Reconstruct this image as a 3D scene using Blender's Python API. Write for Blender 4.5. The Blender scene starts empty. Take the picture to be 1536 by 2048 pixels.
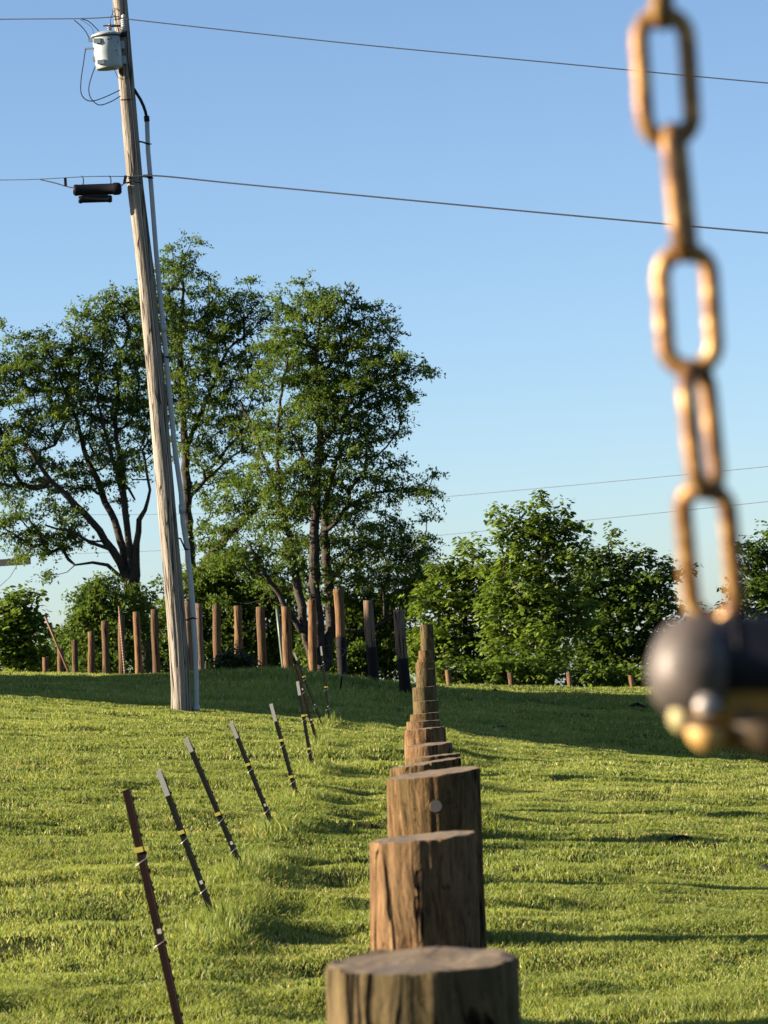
import bpy, bmesh, math, random
import numpy as np
from mathutils import Vector, Matrix, noise

random.seed(7)
rng = np.random.default_rng(7)
scene = bpy.context.scene
col = scene.collection

# ------------------------------------------------------------------ camera
F = 6827.0            # focal length in pixels of the 1536 x 2048 frame
CZ = 1.30             # camera height above the datum
PITCH = math.radians(2.61)
ROLL = math.radians(3.5)
fw = Vector((0, math.cos(PITCH), math.sin(PITCH)))
R0 = Vector((1, 0, 0)); U0 = Vector((0, -math.sin(PITCH), math.cos(PITCH)))
RT = R0 * math.cos(ROLL) - U0 * math.sin(ROLL)
UP = U0 * math.cos(ROLL) + R0 * math.sin(ROLL)
cam_d = bpy.data.cameras.new('camera')
cam = bpy.data.objects.new('camera', cam_d); col.objects.link(cam)
m = Matrix((RT, UP, -fw)).transposed().to_4x4(); m.translation = (0, 0, CZ)
cam.matrix_world = m
cam_d.sensor_fit = 'VERTICAL'; cam_d.sensor_height = 36; cam_d.sensor_width = 27
cam_d.lens = 120
cam_d.clip_start = 0.05; cam_d.clip_end = 12000
cam_d.dof.use_dof = True
cam_d.dof.focus_distance = 26.0
cam_d.dof.aperture_fstop = 19.5
scene.camera = cam

def P(px, py, d):
    """point at forward distance d along the line of sight of a photo position"""
    return Vector((0, 0, CZ)) + fw * d + RT * ((px - 768) / F * d) + UP * ((1024 - py) / F * d)

# ------------------------------------------------------------------ light
SUN_EL = math.radians(16)
SUN_A = math.radians(5)       # how far the sun stands on the camera's side of due left
S = Vector((-math.cos(SUN_EL) * math.cos(SUN_A), -math.cos(SUN_EL) * math.sin(SUN_A), math.sin(SUN_EL)))
world = bpy.data.worlds.new('World'); scene.world = world
world.use_nodes = True
nt = world.node_tree
sky = nt.nodes.new('ShaderNodeTexSky'); sky.sky_type = 'NISHITA'; sky.sun_disc = False
sky.sun_elevation = SUN_EL
sky.sun_rotation = math.atan2(S.x, S.y)
sky.air_density = 0.68; sky.dust_density = 0.56; sky.ozone_density = 2.3
nt.links.new(sky.outputs[0], nt.nodes['Background'].inputs[0])
nt.nodes['Background'].inputs[1].default_value = 0.05
sl = bpy.data.lights.new('sun', 'SUN'); sl.energy = 5.0; sl.angle = math.radians(0.5)
sl.color = (1.0, 0.85, 0.66)
so = bpy.data.objects.new('sun', sl); col.objects.link(so)
so.rotation_euler = (-S).to_track_quat('-Z', 'Y').to_euler()
so.location = S * 60
scene.view_settings.view_transform = 'Standard'; scene.view_settings.look = 'None'
scene.view_settings.exposure = 2.03
scene.view_settings.gamma = 1.0

# ------------------------------------------------------------------ helpers
def link(o, parent=None):
    col.objects.link(o)
    if parent is not None: o.parent = parent
    return o
def tag(o, label=None, cat=None, group=None, kind=None):
    if label: o['label'] = label
    if cat: o['category'] = cat
    if group: o['group'] = group
    if kind: o['kind'] = kind
    return o
def empty(name, loc, label, cat, group=None):
    o = bpy.data.objects.new(name, None); o.location = loc; o.empty_display_size = 0.1
    link(o); tag(o, label, cat, group); return o

def mesh_np(name, verts, quads=None, tris=None, mats=(), attrs=None, smooth=False):
    me = bpy.data.meshes.new(name)
    verts = np.asarray(verts, dtype=np.float32)
    me.vertices.add(len(verts)); me.vertices.foreach_set('co', verts.ravel())
    nq = 0 if quads is None else len(quads); ntr = 0 if tris is None else len(tris)
    li = []
    if nq: li.append(np.asarray(quads, dtype=np.int32).ravel())
    if ntr: li.append(np.asarray(tris, dtype=np.int32).ravel())
    li = np.concatenate(li)
    me.loops.add(len(li)); me.loops.foreach_set('vertex_index', li)
    me.polygons.add(nq + ntr)
    st = np.concatenate([np.arange(nq) * 4, nq * 4 + np.arange(ntr) * 3]).astype(np.int32)
    me.polygons.foreach_set('loop_start', st)
    if smooth: me.polygons.foreach_set('use_smooth', np.ones(nq + ntr, dtype=bool))
    for mm in mats: me.materials.append(mm)
    if attrs:
        for k, a in attrs.items():
            at = me.attributes.new(k, 'FLOAT', 'POINT'); at.data.foreach_set('value', np.asarray(a, dtype=np.float32))
    me.update(calc_edges=True)
    return me

class MB:
    """collects simple solids, in the local space of the thing they belong to"""
    def __init__(s): s.bm = bmesh.new()
    def tube(s, pts, rad, seg=10, cap=True):
        pts = [Vector(p) for p in pts]
        n = len(pts)
        if not hasattr(rad, '__len__'): rad = [rad] * n
        rings = []
        prev = None
        for i, p in enumerate(pts):
            t = (pts[min(i + 1, n - 1)] - pts[max(i - 1, 0)]).normalized()
            if prev is None:
                a = Vector((0, 0, 1)) if abs(t.z) < 0.9 else Vector((0, 1, 0))
                u = t.cross(a).normalized()
            else:
                u = (prev - t * prev.dot(t)).normalized()
            prev = u; v = t.cross(u)
            rings.append([s.bm.verts.new(p + (u * math.cos(2 * math.pi * k / seg) + v * math.sin(2 * math.pi * k / seg)) * rad[i]) for k in range(seg)])
        for i in range(n - 1):
            for k in range(seg):
                s.bm.faces.new((rings[i][k], rings[i][(k + 1) % seg], rings[i + 1][(k + 1) % seg], rings[i + 1][k])).smooth = True
        if cap:
            s.bm.faces.new(rings[0][::-1]); s.bm.faces.new(rings[-1])
        return s
    def loop(s, pts, rad, seg=12, n0=Vector((0, 1, 0))):
        """closed planar tube"""
        n = len(pts); rings = []
        for i, p in enumerate(pts):
            t = (pts[(i + 1) % n] - pts[i - 1]).normalized(); u = n0; v = t.cross(u).normalized()
            rings.append([s.bm.verts.new(p + (u * math.cos(2 * math.pi * k / seg) + v * math.sin(2 * math.pi * k / seg)) * rad) for k in range(seg)])
        for i in range(n):
            a, b = rings[i], rings[(i + 1) % n]
            for k in range(seg):
                s.bm.faces.new((a[k], a[(k + 1) % seg], b[(k + 1) % seg], b[k])).smooth = True
        return s
    def box(s, c, size, rot=None):
        mt = Matrix.Translation(c)
        if rot is not None: mt = mt @ rot.to_4x4()
        mt = mt @ Matrix.Diagonal((size[0], size[1], size[2], 1))
        bmesh.ops.create_cube(s.bm, size=1, matrix=mt); return s
    def sphere(s, c, r, sc=(1, 1, 1), sub=4):
        g = bmesh.ops.create_icosphere(s.bm, subdivisions=sub, radius=r, matrix=Matrix.Translation(c) @ Matrix.Diagonal((*sc, 1)))
        for v in g['verts']:
            for f in v.link_faces: f.smooth = True
        return s
    def poly(s, pts):
        s.bm.faces.new([s.bm.verts.new(p) for p in pts]); return s
    def extrude(s, prof, p0, p1, xdir, ydir, closed=True):
        a = [s.bm.verts.new(p0 + xdir * q[0] + ydir * q[1]) for q in prof]
        b = [s.bm.verts.new(p1 + xdir * q[0] + ydir * q[1]) for q in prof]
        n = len(prof)
        for i in range(n): s.bm.faces.new((a[i], a[(i + 1) % n], b[(i + 1) % n], b[i]))
        s.bm.faces.new(a[::-1]); s.bm.faces.new(b); return s
    def build(s, name, mat, parent=None, loc=None, bevel=0):
        bmesh.ops.recalc_face_normals(s.bm, faces=s.bm.faces)
        me = bpy.data.meshes.new(name); s.bm.to_mesh(me); s.bm.free()
        me.materials.append(mat)
        o = bpy.data.objects.new(name, me); link(o, parent)
        if loc is not None: o.location = loc
        if bevel:
            b = o.modifiers.new('bevel', 'BEVEL'); b.width = bevel; b.segments = 2; b.limit_method = 'ANGLE'
        return o

# ------------------------------------------------------------------ materials
def new_mat(name):
    mt = bpy.data.materials.new(name); mt.use_nodes = True
    n = mt.node_tree; b = n.nodes['Principled BSDF']; return mt, n, b
def N(n, typ, **kw):
    x = n.nodes.new(typ)
    for k, v in kw.items(): setattr(x, k, v)
    return x
def ramp(n, fac, stops):
    r = N(n, 'ShaderNodeValToRGB'); e = r.color_ramp.elements
    while len(e) > 1: e.remove(e[0])
    e[0].position = stops[0][0]; e[0].color = (*stops[0][1], 1)
    for p, c in stops[1:]:
        q = e.new(p); q.color = (*c, 1)
    n.links.new(fac, r.inputs[0]); return r.outputs[0]
def mapped(n, scale, coord='Object', rand=True):
    tc = N(n, 'ShaderNodeTexCoord'); mp = N(n, 'ShaderNodeMapping')
    mp.inputs['Scale'].default_value = scale
    if rand:
        oi = N(n, 'ShaderNodeObjectInfo'); mu = N(n, 'ShaderNodeMath', operation='MULTIPLY'); mu.inputs[1].default_value = 37.0
        n.links.new(oi.outputs['Random'], mu.inputs[0])
        cb = N(n, 'ShaderNodeCombineXYZ'); n.links.new(mu.outputs[0], cb.inputs[0]); n.links.new(mu.outputs[0], cb.inputs[2])
        n.links.new(cb.outputs[0], mp.inputs['Location'])
    n.links.new(tc.outputs[coord], mp.inputs[0]); return mp.outputs[0]
def tex(n, vec, scale, detail=5, rough=0.6, dist=0.0):
    t = N(n, 'ShaderNodeTexNoise'); t.inputs['Scale'].default_value = scale; t.inputs['Detail'].default_value = detail
    t.inputs['Roughness'].default_value = rough; t.inputs['Distortion'].default_value = dist
    n.links.new(vec, t.inputs['Vector']); return t.outputs[0]
def mix(n, f, a, b, mode='MIX'):
    x = N(n, 'ShaderNodeMix', data_type='RGBA', blend_type=mode)
    for s_, v in ((0, f), (6, a), (7, b)):
        if isinstance(v, (int, float)): x.inputs[s_].default_value = v
        elif isinstance(v, tuple): x.inputs[s_].default_value = (*v, 1)
        else: n.links.new(v, x.inputs[s_])
    return x.outputs[2]
def bump(n, b, h, strength=0.5, dist=0.01, prev=None):
    bp = N(n, 'ShaderNodeBump'); bp.inputs['Strength'].default_value = strength; bp.inputs['Distance'].default_value = dist
    n.links.new(h, bp.inputs['Height'])
    if prev is not None: n.links.new(prev, bp.inputs['Normal'])
    n.links.new(bp.outputs[0], b.inputs['Normal']); return bp.outputs[0]

def plain(name, c, rough=0.6, metal=0.0, var=0.25, sc=30, bmp=0.0):
    mt, n, b = new_mat(name)
    v = mapped(n, (1, 1, 1)); t = tex(n, v, sc)
    cc = mix(n, t, tuple(x * (1 - var) for x in c), tuple(min(1, x * (1 + var)) for x in c))
    n.links.new(cc, b.inputs['Base Color']); b.inputs['Roughness'].default_value = rough; b.inputs['Metallic'].default_value = metal
    if bmp: bump(n, b, t, bmp, 0.005)
    if name in ('tpost_green', 'tpost_maroon', 'black_plastic', 'wire_metal', 'black_wood', 'old_rubber'): b.inputs['Specular IOR Level'].default_value = 0.12
    if name in ('navy_enamel', 'amber_plate'): b.inputs['Specular IOR Level'].default_value = 0.25
    return mt

def wood_mat(name, dark, mid, light, zs=0.06, fine=60, big=6, crack=0.5, dist=0.012, moss=None):
    mt, n, b = new_mat(name)
    v1 = mapped(n, (1, 1, zs)); grain = tex(n, v1, fine, 6, 0.65, 0.3)
    v2 = mapped(n, (1, 1, 0.35)); blot = tex(n, v2, big, 4, 0.6, 0.4)
    v3 = mapped(n, (1, 1, 0.035)); ck = tex(n, v3, 16, 2, 0.4, 0.2)
    # narrow drying checks: where the stretched noise crosses its middle value
    s1 = N(n, 'ShaderNodeMath', operation='SUBTRACT'); n.links.new(ck, s1.inputs[0]); s1.inputs[1].default_value = 0.5
    ab = N(n, 'ShaderNodeMath', operation='ABSOLUTE'); n.links.new(s1.outputs[0], ab.inputs[0])
    crackm = ramp(n, ab.outputs[0], [(0.0, (0, 0, 0)), (0.012, (0.25, 0.25, 0.25)), (0.03, (1, 1, 1))])
    c1 = ramp(n, blot, [(0.3, mid), (0.52, light), (0.72, mid)])
    c2 = ramp(n, grain, [(0.32, dark), (0.5, mid), (0.7, light)])
    c = mix(n, 0.55, c1, c2)
    if moss:
        v4 = mapped(n, (1, 1, 0.6)); ms = tex(n, v4, 9, 5, 0.6)
        c = mix(n, ramp(n, ms, [(0.48, (0, 0, 0)), (0.62, (0.6, 0.6, 0.6))]), c, moss)
    c = mix(n, crackm, tuple(x * 0.3 for x in dark), c)
    oi = N(n, 'ShaderNodeObjectInfo'); c = mix(n, 1.0, c, ramp(n, oi.outputs['Random'], [(0, (.55, .60, .68)), (.5, (.82, .84, .86)), (1, (1.05, 1.05, 1.0))]), 'MULTIPLY') if name == 'round_fence_wood' else c
    n.links.new(c, b.inputs['Base Color']); b.inputs['Roughness'].default_value = 0.9
    b.inputs['Specular IOR Level'].default_value = 0.2
    b1 = bump(n, b, grain, 0.8, dist); b2 = bump(n, b, blot, 0.6, dist * 3, b1); bump(n, b, crackm, crack, dist, b2)
    return mt

def bark_mat(name, dark, mid, light, patch):
    """peeled round wood: fine fibres, rough patches, a few wandering drying checks and beetle-worn flecks"""
    mt, n, b = new_mat(name)
    warp = N(n, 'ShaderNodeTexNoise'); v0 = mapped(n, (1, 1, .6)); warp.inputs['Scale'].default_value = 7; warp.inputs['Detail'].default_value = 3
    n.links.new(v0, warp.inputs['Vector'])
    vm = N(n, 'ShaderNodeVectorMath', operation='MULTIPLY_ADD'); n.links.new(warp.outputs[1], vm.inputs[0]); vm.inputs[1].default_value = (.05, .05, .03); n.links.new(mapped(n, (1, 1, 1)), vm.inputs[2])
    def sc(x, y, z):
        mp = N(n, 'ShaderNodeMapping'); mp.inputs['Scale'].default_value = (x, y, z); n.links.new(vm.outputs[0], mp.inputs[0]); return mp.outputs[0]
    fib = tex(n, sc(1, 1, .05), 170, 5, .7)
    mid_ = tex(n, sc(1, 1, .18), 38, 6, .7)
    blo = tex(n, sc(1, 1, .5), 9, 5, .65)
    flk = tex(n, sc(1, 1, .45), 75, 4, .7)
    ck = tex(n, sc(1, 1, .05), 15, 2, .5)
    s1 = N(n, 'ShaderNodeMath', operation='SUBTRACT'); n.links.new(ck, s1.inputs[0]); s1.inputs[1].default_value = .5
    ab = N(n, 'ShaderNodeMath', operation='ABSOLUTE'); n.links.new(s1.outputs[0], ab.inputs[0])
    gate = ramp(n, tex(n, sc(1, 1, .4), 6, 2), [(.46, (1, 1, 1)), (.56, (0, 0, 0))])
    cm = ramp(n, ab.outputs[0], [(0, (0, 0, 0)), (.006, (.1, .1, .1)), (.016, (1, 1, 1))])
    cm = mix(n, 1.0, cm, gate, 'LIGHTEN')
    c = ramp(n, mid_, [(.30, dark), (.46, mid), (.62, light), (.75, mid)])
    c = mix(n, ramp(n, blo, [(.46, (0, 0, 0)), (.60, (.7, .7, .7))]), c, patch)
    c = mix(n, .35, c, ramp(n, fib, [(.35, dark), (.65, light)]))
    c = mix(n, ramp(n, flk, [(.60, (0, 0, 0)), (.68, (.75, .75, .75))]), c, dark)
    c = mix(n, cm, tuple(x * .3 for x in dark), c)
    n.links.new(c, b.inputs['Base Color']); b.inputs['Roughness'].default_value = .95; b.inputs['Specular IOR Level'].default_value = .1
    p = bump(n, b, mid_, .9, .010); p = bump(n, b, blo, .5, .03, p); p = bump(n, b, fib, .5, .003, p); p = bump(n, b, flk, .5, -.004, p); bump(n, b, cm, 1, .012, p)
    return mt

M = {}
M['post'] = bark_mat('post_wood', (0.012, 0.007, 0.003), (0.068, 0.040, 0.017), (0.180, 0.112, 0.050), (0.055, 0.043, 0.016))
M['post_grey'] = bark_mat('weathered_post_wood', (0.014, 0.010, 0.004), (0.066, 0.047, 0.021), (0.145, 0.105, 0.052), (0.058, 0.050, 0.022))
M['post_red'] = bark_mat('peeled_post_wood', (0.010, 0.005, 0.002), (0.085, 0.046, 0.021), (0.235, 0.140, 0.068), (0.10, 0.068, 0.033))
M['fence'] = wood_mat('round_fence_wood', (0.045, 0.023, 0.011), (0.12, 0.063, 0.028), (0.19, 0.105, 0.048), zs=0.15, fine=35, dist=0.008)
M['fence_dark'] = wood_mat('grey_brown_wood', (0.05, 0.035, 0.022), (0.12, 0.08, 0.05), (0.19, 0.125, 0.08), zs=0.15, fine=35, dist=0.008)  # greyer brown tone for the duller back posts
M['black_wood'] = plain('black_wood', (0.012, 0.010, 0.009), 0.8, bmp=0.4)  # near-black tone for the lower part of some back posts
M['pole'] = wood_mat('utility_pole_wood', (0.060, 0.047, 0.034), (0.175, 0.150, 0.118), (0.27, 0.245, 0.205), zs=0.05, fine=24, big=2.2, crack=0.8, dist=0.02)
M['galv'] = plain('galvanised_pipe', (0.30, 0.32, 0.33), 0.55, 0.15, 0.1, 8)
M['tank'] = plain('tank_paint', (0.26, 0.30, 0.295), 0.45, 0.0, 0.06, 12)
M['black'] = plain('black_plastic', (0.012, 0.012, 0.014), 0.45)
M['wire'] = plain('wire_metal', (0.012, 0.014, 0.018), 0.7, 0.0)
M['farwire'] = plain('far_wire_metal', (0.04, 0.045, 0.055), 0.8, 0.0)
M['rust'] = plain('rusty_metal', (0.12, 0.05, 0.03), 0.7, 0.2)
M['porcelain'] = plain('porcelain', (0.35, 0.37, 0.40), 0.25)
M['tgreen'] = plain('tpost_green', (0.006, 0.008, 0.007), 0.85, 0.0, 0.4)
M['tred'] = plain('tpost_maroon', (0.012, 0.0045, 0.004), 0.85, 0.0, 0.4)
M['twhite'] = plain('tpost_white_paint', (0.29, 0.29, 0.265), 0.6, 0, 0.15, 50)
M['tedge'] = plain('tpost_scraped_edge', (0.095, 0.088, 0.076), 0.5, 0.3)
M['yellow'] = plain('yellow_clip', (0.38, 0.34, 0.05), 0.5, 0, 0.1)
M['clip'] = plain('steel_clip', (0.55, 0.53, 0.48), 0.4, 0.5)
M['bark'] = wood_mat('tree_bark', (0.016, 0.012, 0.009), (0.038, 0.030, 0.023), (0.065, 0.054, 0.043), zs=0.2, fine=12, big=2, dist=0.03)
M['stone'] = plain('pale_stone', (0.6, 0.6, 0.58), 0.8, 0, 0.2, 10, 0.4)

def endgrain():
    mt, n, b = new_mat('end_grain')
    v = mapped(n, (1, 1, 1)); 
    w = N(n, 'ShaderNodeTexWave', wave_type='RINGS', rings_direction='Z'); w.inputs['Scale'].default_value = 17
    w.inputs['Distortion'].default_value = 5; w.inputs['Detail'].default_value = 2; w.inputs['Detail Scale'].default_value = 1.4
    tc = N(n, 'ShaderNodeTexCoord'); n.links.new(tc.outputs['Object'], w.inputs['Vector'])
    t = tex(n, v, 35, 6, 0.7); t2 = tex(n, v, 9, 3)
    c = ramp(n, w.outputs[1], [(0.0, (0.075, 0.045, 0.02)), (0.6, (0.15, 0.10, 0.05)), (1, (0.21, 0.145, 0.075))])
    c = mix(n, 0.65, c, ramp(n, t, [(0.3, (0.045, 0.027, 0.012)), (0.7, (0.24, 0.17, 0.09))]))
    c = mix(n, ramp(n, t2, [(0.45, (0, 0, 0)), (0.65, (0.7, 0.7, 0.7))]), c, (0.135, 0.105, 0.072))
    sx = N(n, 'ShaderNodeSeparateXYZ'); n.links.new(tc.outputs['Object'], sx.inputs[0])
    at = N(n, 'ShaderNodeMath', operation='ARCTAN2'); n.links.new(sx.outputs[0], at.inputs[0]); n.links.new(sx.outputs[1], at.inputs[1])
    oi = N(n, 'ShaderNodeObjectInfo'); ad = N(n, 'ShaderNodeMath', operation='MULTIPLY_ADD'); n.links.new(oi.outputs['Random'], ad.inputs[0]); ad.inputs[1].default_value = 31; n.links.new(at.outputs[0], ad.inputs[2])
    n1 = N(n, 'ShaderNodeTexNoise', noise_dimensions='1D'); n1.inputs['Scale'].default_value = 2.3; n1.inputs['Detail'].default_value = 2; n.links.new(ad.outputs[0], n1.inputs['W'])
    sb = N(n, 'ShaderNodeMath', operation='SUBTRACT'); n.links.new(n1.outputs[0], sb.inputs[0]); sb.inputs[1].default_value = .5
    aa = N(n, 'ShaderNodeMath', operation='ABSOLUTE'); n.links.new(sb.outputs[0], aa.inputs[0])
    rc = ramp(n, aa.outputs[0], [(0, (.12, .12, .12)), (.012, (1, 1, 1))])
    c = mix(n, 1.0, c, rc, 'MULTIPLY')
    n.links.new(c, b.inputs['Base Color']); b.inputs['Roughness'].default_value = 0.85
    b1 = bump(n, b, w.outputs[1], 0.12, 0.003); bump(n, b, t, 0.6, 0.004, b1)
    return mt
M['end'] = endgrain()

def leaf_mat(name, a, c, trans, tw=0.35, gloss=0.35):
    mt, n, b = new_mat(name)
    at = N(n, 'ShaderNodeAttribute'); at.attribute_name = 'var'
    base = ramp(n, at.outputs['Fac'], [(0, a), (.95, c), (1, (.42, .36, .16) if name == 'grass_blade' else c)])
    n.links.new(base, b.inputs['Base Color']); b.inputs['Roughness'].default_value = 0.5
    b.inputs['Specular IOR Level'].default_value = gloss
    tr = N(n, 'ShaderNodeBsdfTranslucent')
    tc = mix(n, 1.0, base, trans, 'MULTIPLY'); n.links.new(tc, tr.inputs[0])
    ms = N(n, 'ShaderNodeMixShader'); ms.inputs[0].default_value = tw
    n.links.new(b.outputs[0], ms.inputs[1]); n.links.new(tr.outputs[0], ms.inputs[2])
    n.links.new(ms.outputs[0], n.nodes['Material Output'].inputs[0]); return mt
M['leaf_locust'] = leaf_mat('locust_leaf', (0.026, 0.056, 0.009), (0.108, 0.155, 0.033), (2.0, 1.9, 1.0), 0.36, .08)
M['leaf_maple'] = leaf_mat('broad_leaf', (0.034, 0.068, 0.010), (0.155, 0.215, 0.032), (2.0, 1.9, 1.0), 0.36, .12)
M['leaf_mid'] = leaf_mat('mid_green_leaf', (0.024, 0.052, 0.010), (0.105, 0.155, 0.028), (2.0, 1.9, 1.0), 0.33, .12)
M['leaf_dark'] = leaf_mat('dark_leaf', (0.015, 0.03, 0.008), (0.045, 0.07, 0.018), (2.2, 2.0, 1.0), 0.25)
M['grass'] = leaf_mat('grass_blade', (0.034, 0.074, 0.010), (0.250, 0.288, 0.072), (1.8, 1.7, 0.9), 0.36, 0.2)

def ground_mat():
    mt, n, b = new_mat('turf')
    v = mapped(n, (1, 1, 1), rand=False)
    t1 = tex(n, v, 1.3, 5); t2 = tex(n, v, 30, 6, 0.75)
    c = ramp(n, t1, [(0.35, (0.030, 0.038, 0.012)), (0.65, (0.055, 0.060, 0.022))])
    c = mix(n, ramp(n, t2, [(0.4, (0, 0, 0)), (0.7, (0.8, 0.8, 0.8))]), c, (0.09, 0.085, 0.04))
    n.links.new(c, b.inputs['Base Color']); b.inputs['Roughness'].default_value = 1.0
    b.inputs['Specular IOR Level'].default_value = 0.0
    bump(n, b, t2, 0.6, 0.03); return mt
M['ground'] = ground_mat()

# ------------------------------------------------------------------ terrain
AY = np.array([-20, 5, 10, 13.5, 16, 18.5, 21, 24, 30, 38, 44, 50, 56, 61, 65, 70, 80, 100, 200, 1000, 6000], float)
AZ = np.array([-1.35, -1.25, -1.18, -1.06, -0.99, -0.92, -0.855, -0.78, -0.735, -0.755, -0.835, -0.67, -0.45, -0.31, -0.36, -0.62, -1.6, -4.2, -18, -90, -95])
BY = np.array([-20, 10, 24, 36, 44, 52, 62, 80, 200, 6000], float)
BZ = np.array([-0.06, -0.07, -0.10, -0.13, -0.146, -0.115, -0.09, -0.07, 0.0, 0.0])
def smooth_interp(y, X, Y):
    s = 0.0
    for o, w in ((-1.6, .15), (-.8, .22), (0, .26), (.8, .22), (1.6, .15)): s = s + w * np.interp(y + o, X, Y)
    return s
def vnoise(x, y, s, seed=0):
    """smooth value noise"""
    x = x / s + seed * 17.3; y = y / s + seed * 9.1
    xi = np.floor(x).astype(np.int64); yi = np.floor(y).astype(np.int64); fx = x - xi; fy = y - yi
    fx = fx * fx * (3 - 2 * fx); fy = fy * fy * (3 - 2 * fy)
    def h(a, b):
        n_ = (a * 374761393 + b * 668265263 + seed * 1442695) & 0xffffffff
        n_ = ((n_ ^ (n_ >> 13)) * 1274126177) & 0xffffffff
        return ((n_ ^ (n_ >> 16)) & 0xffff) / 65535.0
    return (h(xi, yi) * (1 - fx) + h(xi + 1, yi) * fx) * (1 - fy) + (h(xi, yi + 1) * (1 - fx) + h(xi + 1, yi + 1) * fx) * fy
_bw = [(rng.uniform(0, 6.28), rng.uniform(0, 6.28)) for _ in range(14)]
def H(x, y, rough=True):
    x = np.asarray(x, float); y = np.asarray(y, float)
    xe = 16 * np.tanh(x / 16)
    z = CZ + smooth_interp(y, AY, AZ) + smooth_interp(y, BY, BZ) * xe
    z = z + 0.20 * np.exp(-((x + 2.2) / 1.7) ** 2 - ((y - 57.5) / 3.0) ** 2)
    z = z - .05 * np.clip(x - .5, 0, 12) * np.exp(-((y - 41) / 6.) ** 2)
    if rough:
        fade = np.clip(1 - (y - 60) / 60, 0, 1)
        w = 0
        k = 0
        for fx, fy, a in ((1.3, 0.9, .012), (2.1, 3.3, .008), (0.6, 2.2, .012), (0.35, .5, .03)):
            w = w + a * np.sin(fx * x + .6 * np.sin(fy * .37 * y + _bw[k][0]) + _bw[k][1]) * np.sin(fy * y + .9 * np.sin(fx * .8 * x + _bw[k + 7][0]) + _bw[k + 7][1]); k += 1
        w = w + .030 * (vnoise(x, y, .75, 21) - .5) + .034 * (vnoise(x, y, .34, 22) - .5) + .026 * (vnoise(x, y, .17, 23) - .5)
        px_ = .03 + .012 * y; strip = np.exp(-((x - px_ + .22) / .5) ** 4) * (y < 46) * (y > 5)
        w = w + strip * (.10 * (vnoise(x * .7, y, .5, 41) - .6) + .05 * (vnoise(x, y, .2, 42) - .5))
        z = z + w * fade
    return z
def hz(x, y): return float(H(x, y))

xs = np.unique(np.concatenate([np.linspace(-3000, -60, 16), np.linspace(-60, -12, 25), np.linspace(-12, 12, 200), np.linspace(12, 60, 25), np.linspace(60, 3000, 16)]))
ys = np.unique(np.concatenate([np.linspace(-60, 4, 14), np.linspace(4, 30, 210), np.linspace(30, 75, 240), np.linspace(75, 200, 60), np.linspace(200, 6000, 40)]))
gx, gy = np.meshgrid(xs, ys); gz = H(gx, gy)
nx, ny = len(xs), len(ys)
idx = np.arange(nx * ny).reshape(ny, nx)
q = np.stack([idx[:-1, :-1], idx[:-1, 1:], idx[1:, 1:], idx[1:, :-1]], -1).reshape(-1, 4)
me = mesh_np('ground', np.stack([gx, gy, gz], -1).reshape(-1, 3), quads=q, mats=[M['ground']], smooth=True)
g = bpy.data.objects.new('ground', me); link(g); tag(g, 'mown green lawn sloping down to the right over a low crest', None, None, 'structure')

def hit(px, py, lo=6, hi=62):
    """where the line of sight of a photo position meets the lawn"""
    prev = None
    for d in np.arange(lo, hi, 0.05):
        p = P(px, py, float(d))
        if p.z < float(H(p.x, p.y)): return p
    return P(px, py, hi)

# ------------------------------------------------------------------ machine shed off to the left (casts the band of shade)
def shed():
    x1, x0 = -30.0, -46.0; y0, y1 = 42.0, 55.6
    zb = hz(-16, 50) + 0.0
    base = Vector((x1, y0, zb - 1))
    r = empty('machine_shed', base, 'tall tan machine shed standing left of the lawn', 'shed')
    hn, hf = 10.4, 9.3
    pts = [(0, 0), (y1 - y0, 0), (y1 - y0, hf), (0, hn)]
    b = MB()
    f = []
    for xx in (0, x0 - x1): f.append([b.bm.verts.new((xx, p[0], p[1])) for p in pts])
    b.bm.faces.new(f[0]); b.bm.faces.new(f[1][::-1])
    for i in range(4): b.bm.faces.new((f[0][i], f[1][i], f[1][(i + 1) % 4], f[0][(i + 1) % 4]))
    mt = plain('shed_siding', (0.42, 0.36, 0.27), 0.5)
    b.build('wall', mt, r)
    b = MB(); b.box(Vector(((x0 - x1) / 2, (y1 - y0) / 2, (hn + hf) / 2 + .1)), (x1 - x0 + .5, math.hypot(y1 - y0, hn - hf) + .3, .12), Matrix.Rotation(-math.atan2(hn - hf, y1 - y0), 3, 'X'))
    b.build('roof', plain('shed_roof', (0.3, 0.3, 0.3), 0.4), r)
    b = MB(); b.box(Vector((.05, 8, 2.6)), (.1, 4.5, 4.6)); d = b.build('door', plain('shed_door', (0.5, 0.5, 0.48), .5), r)
shed()

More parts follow.
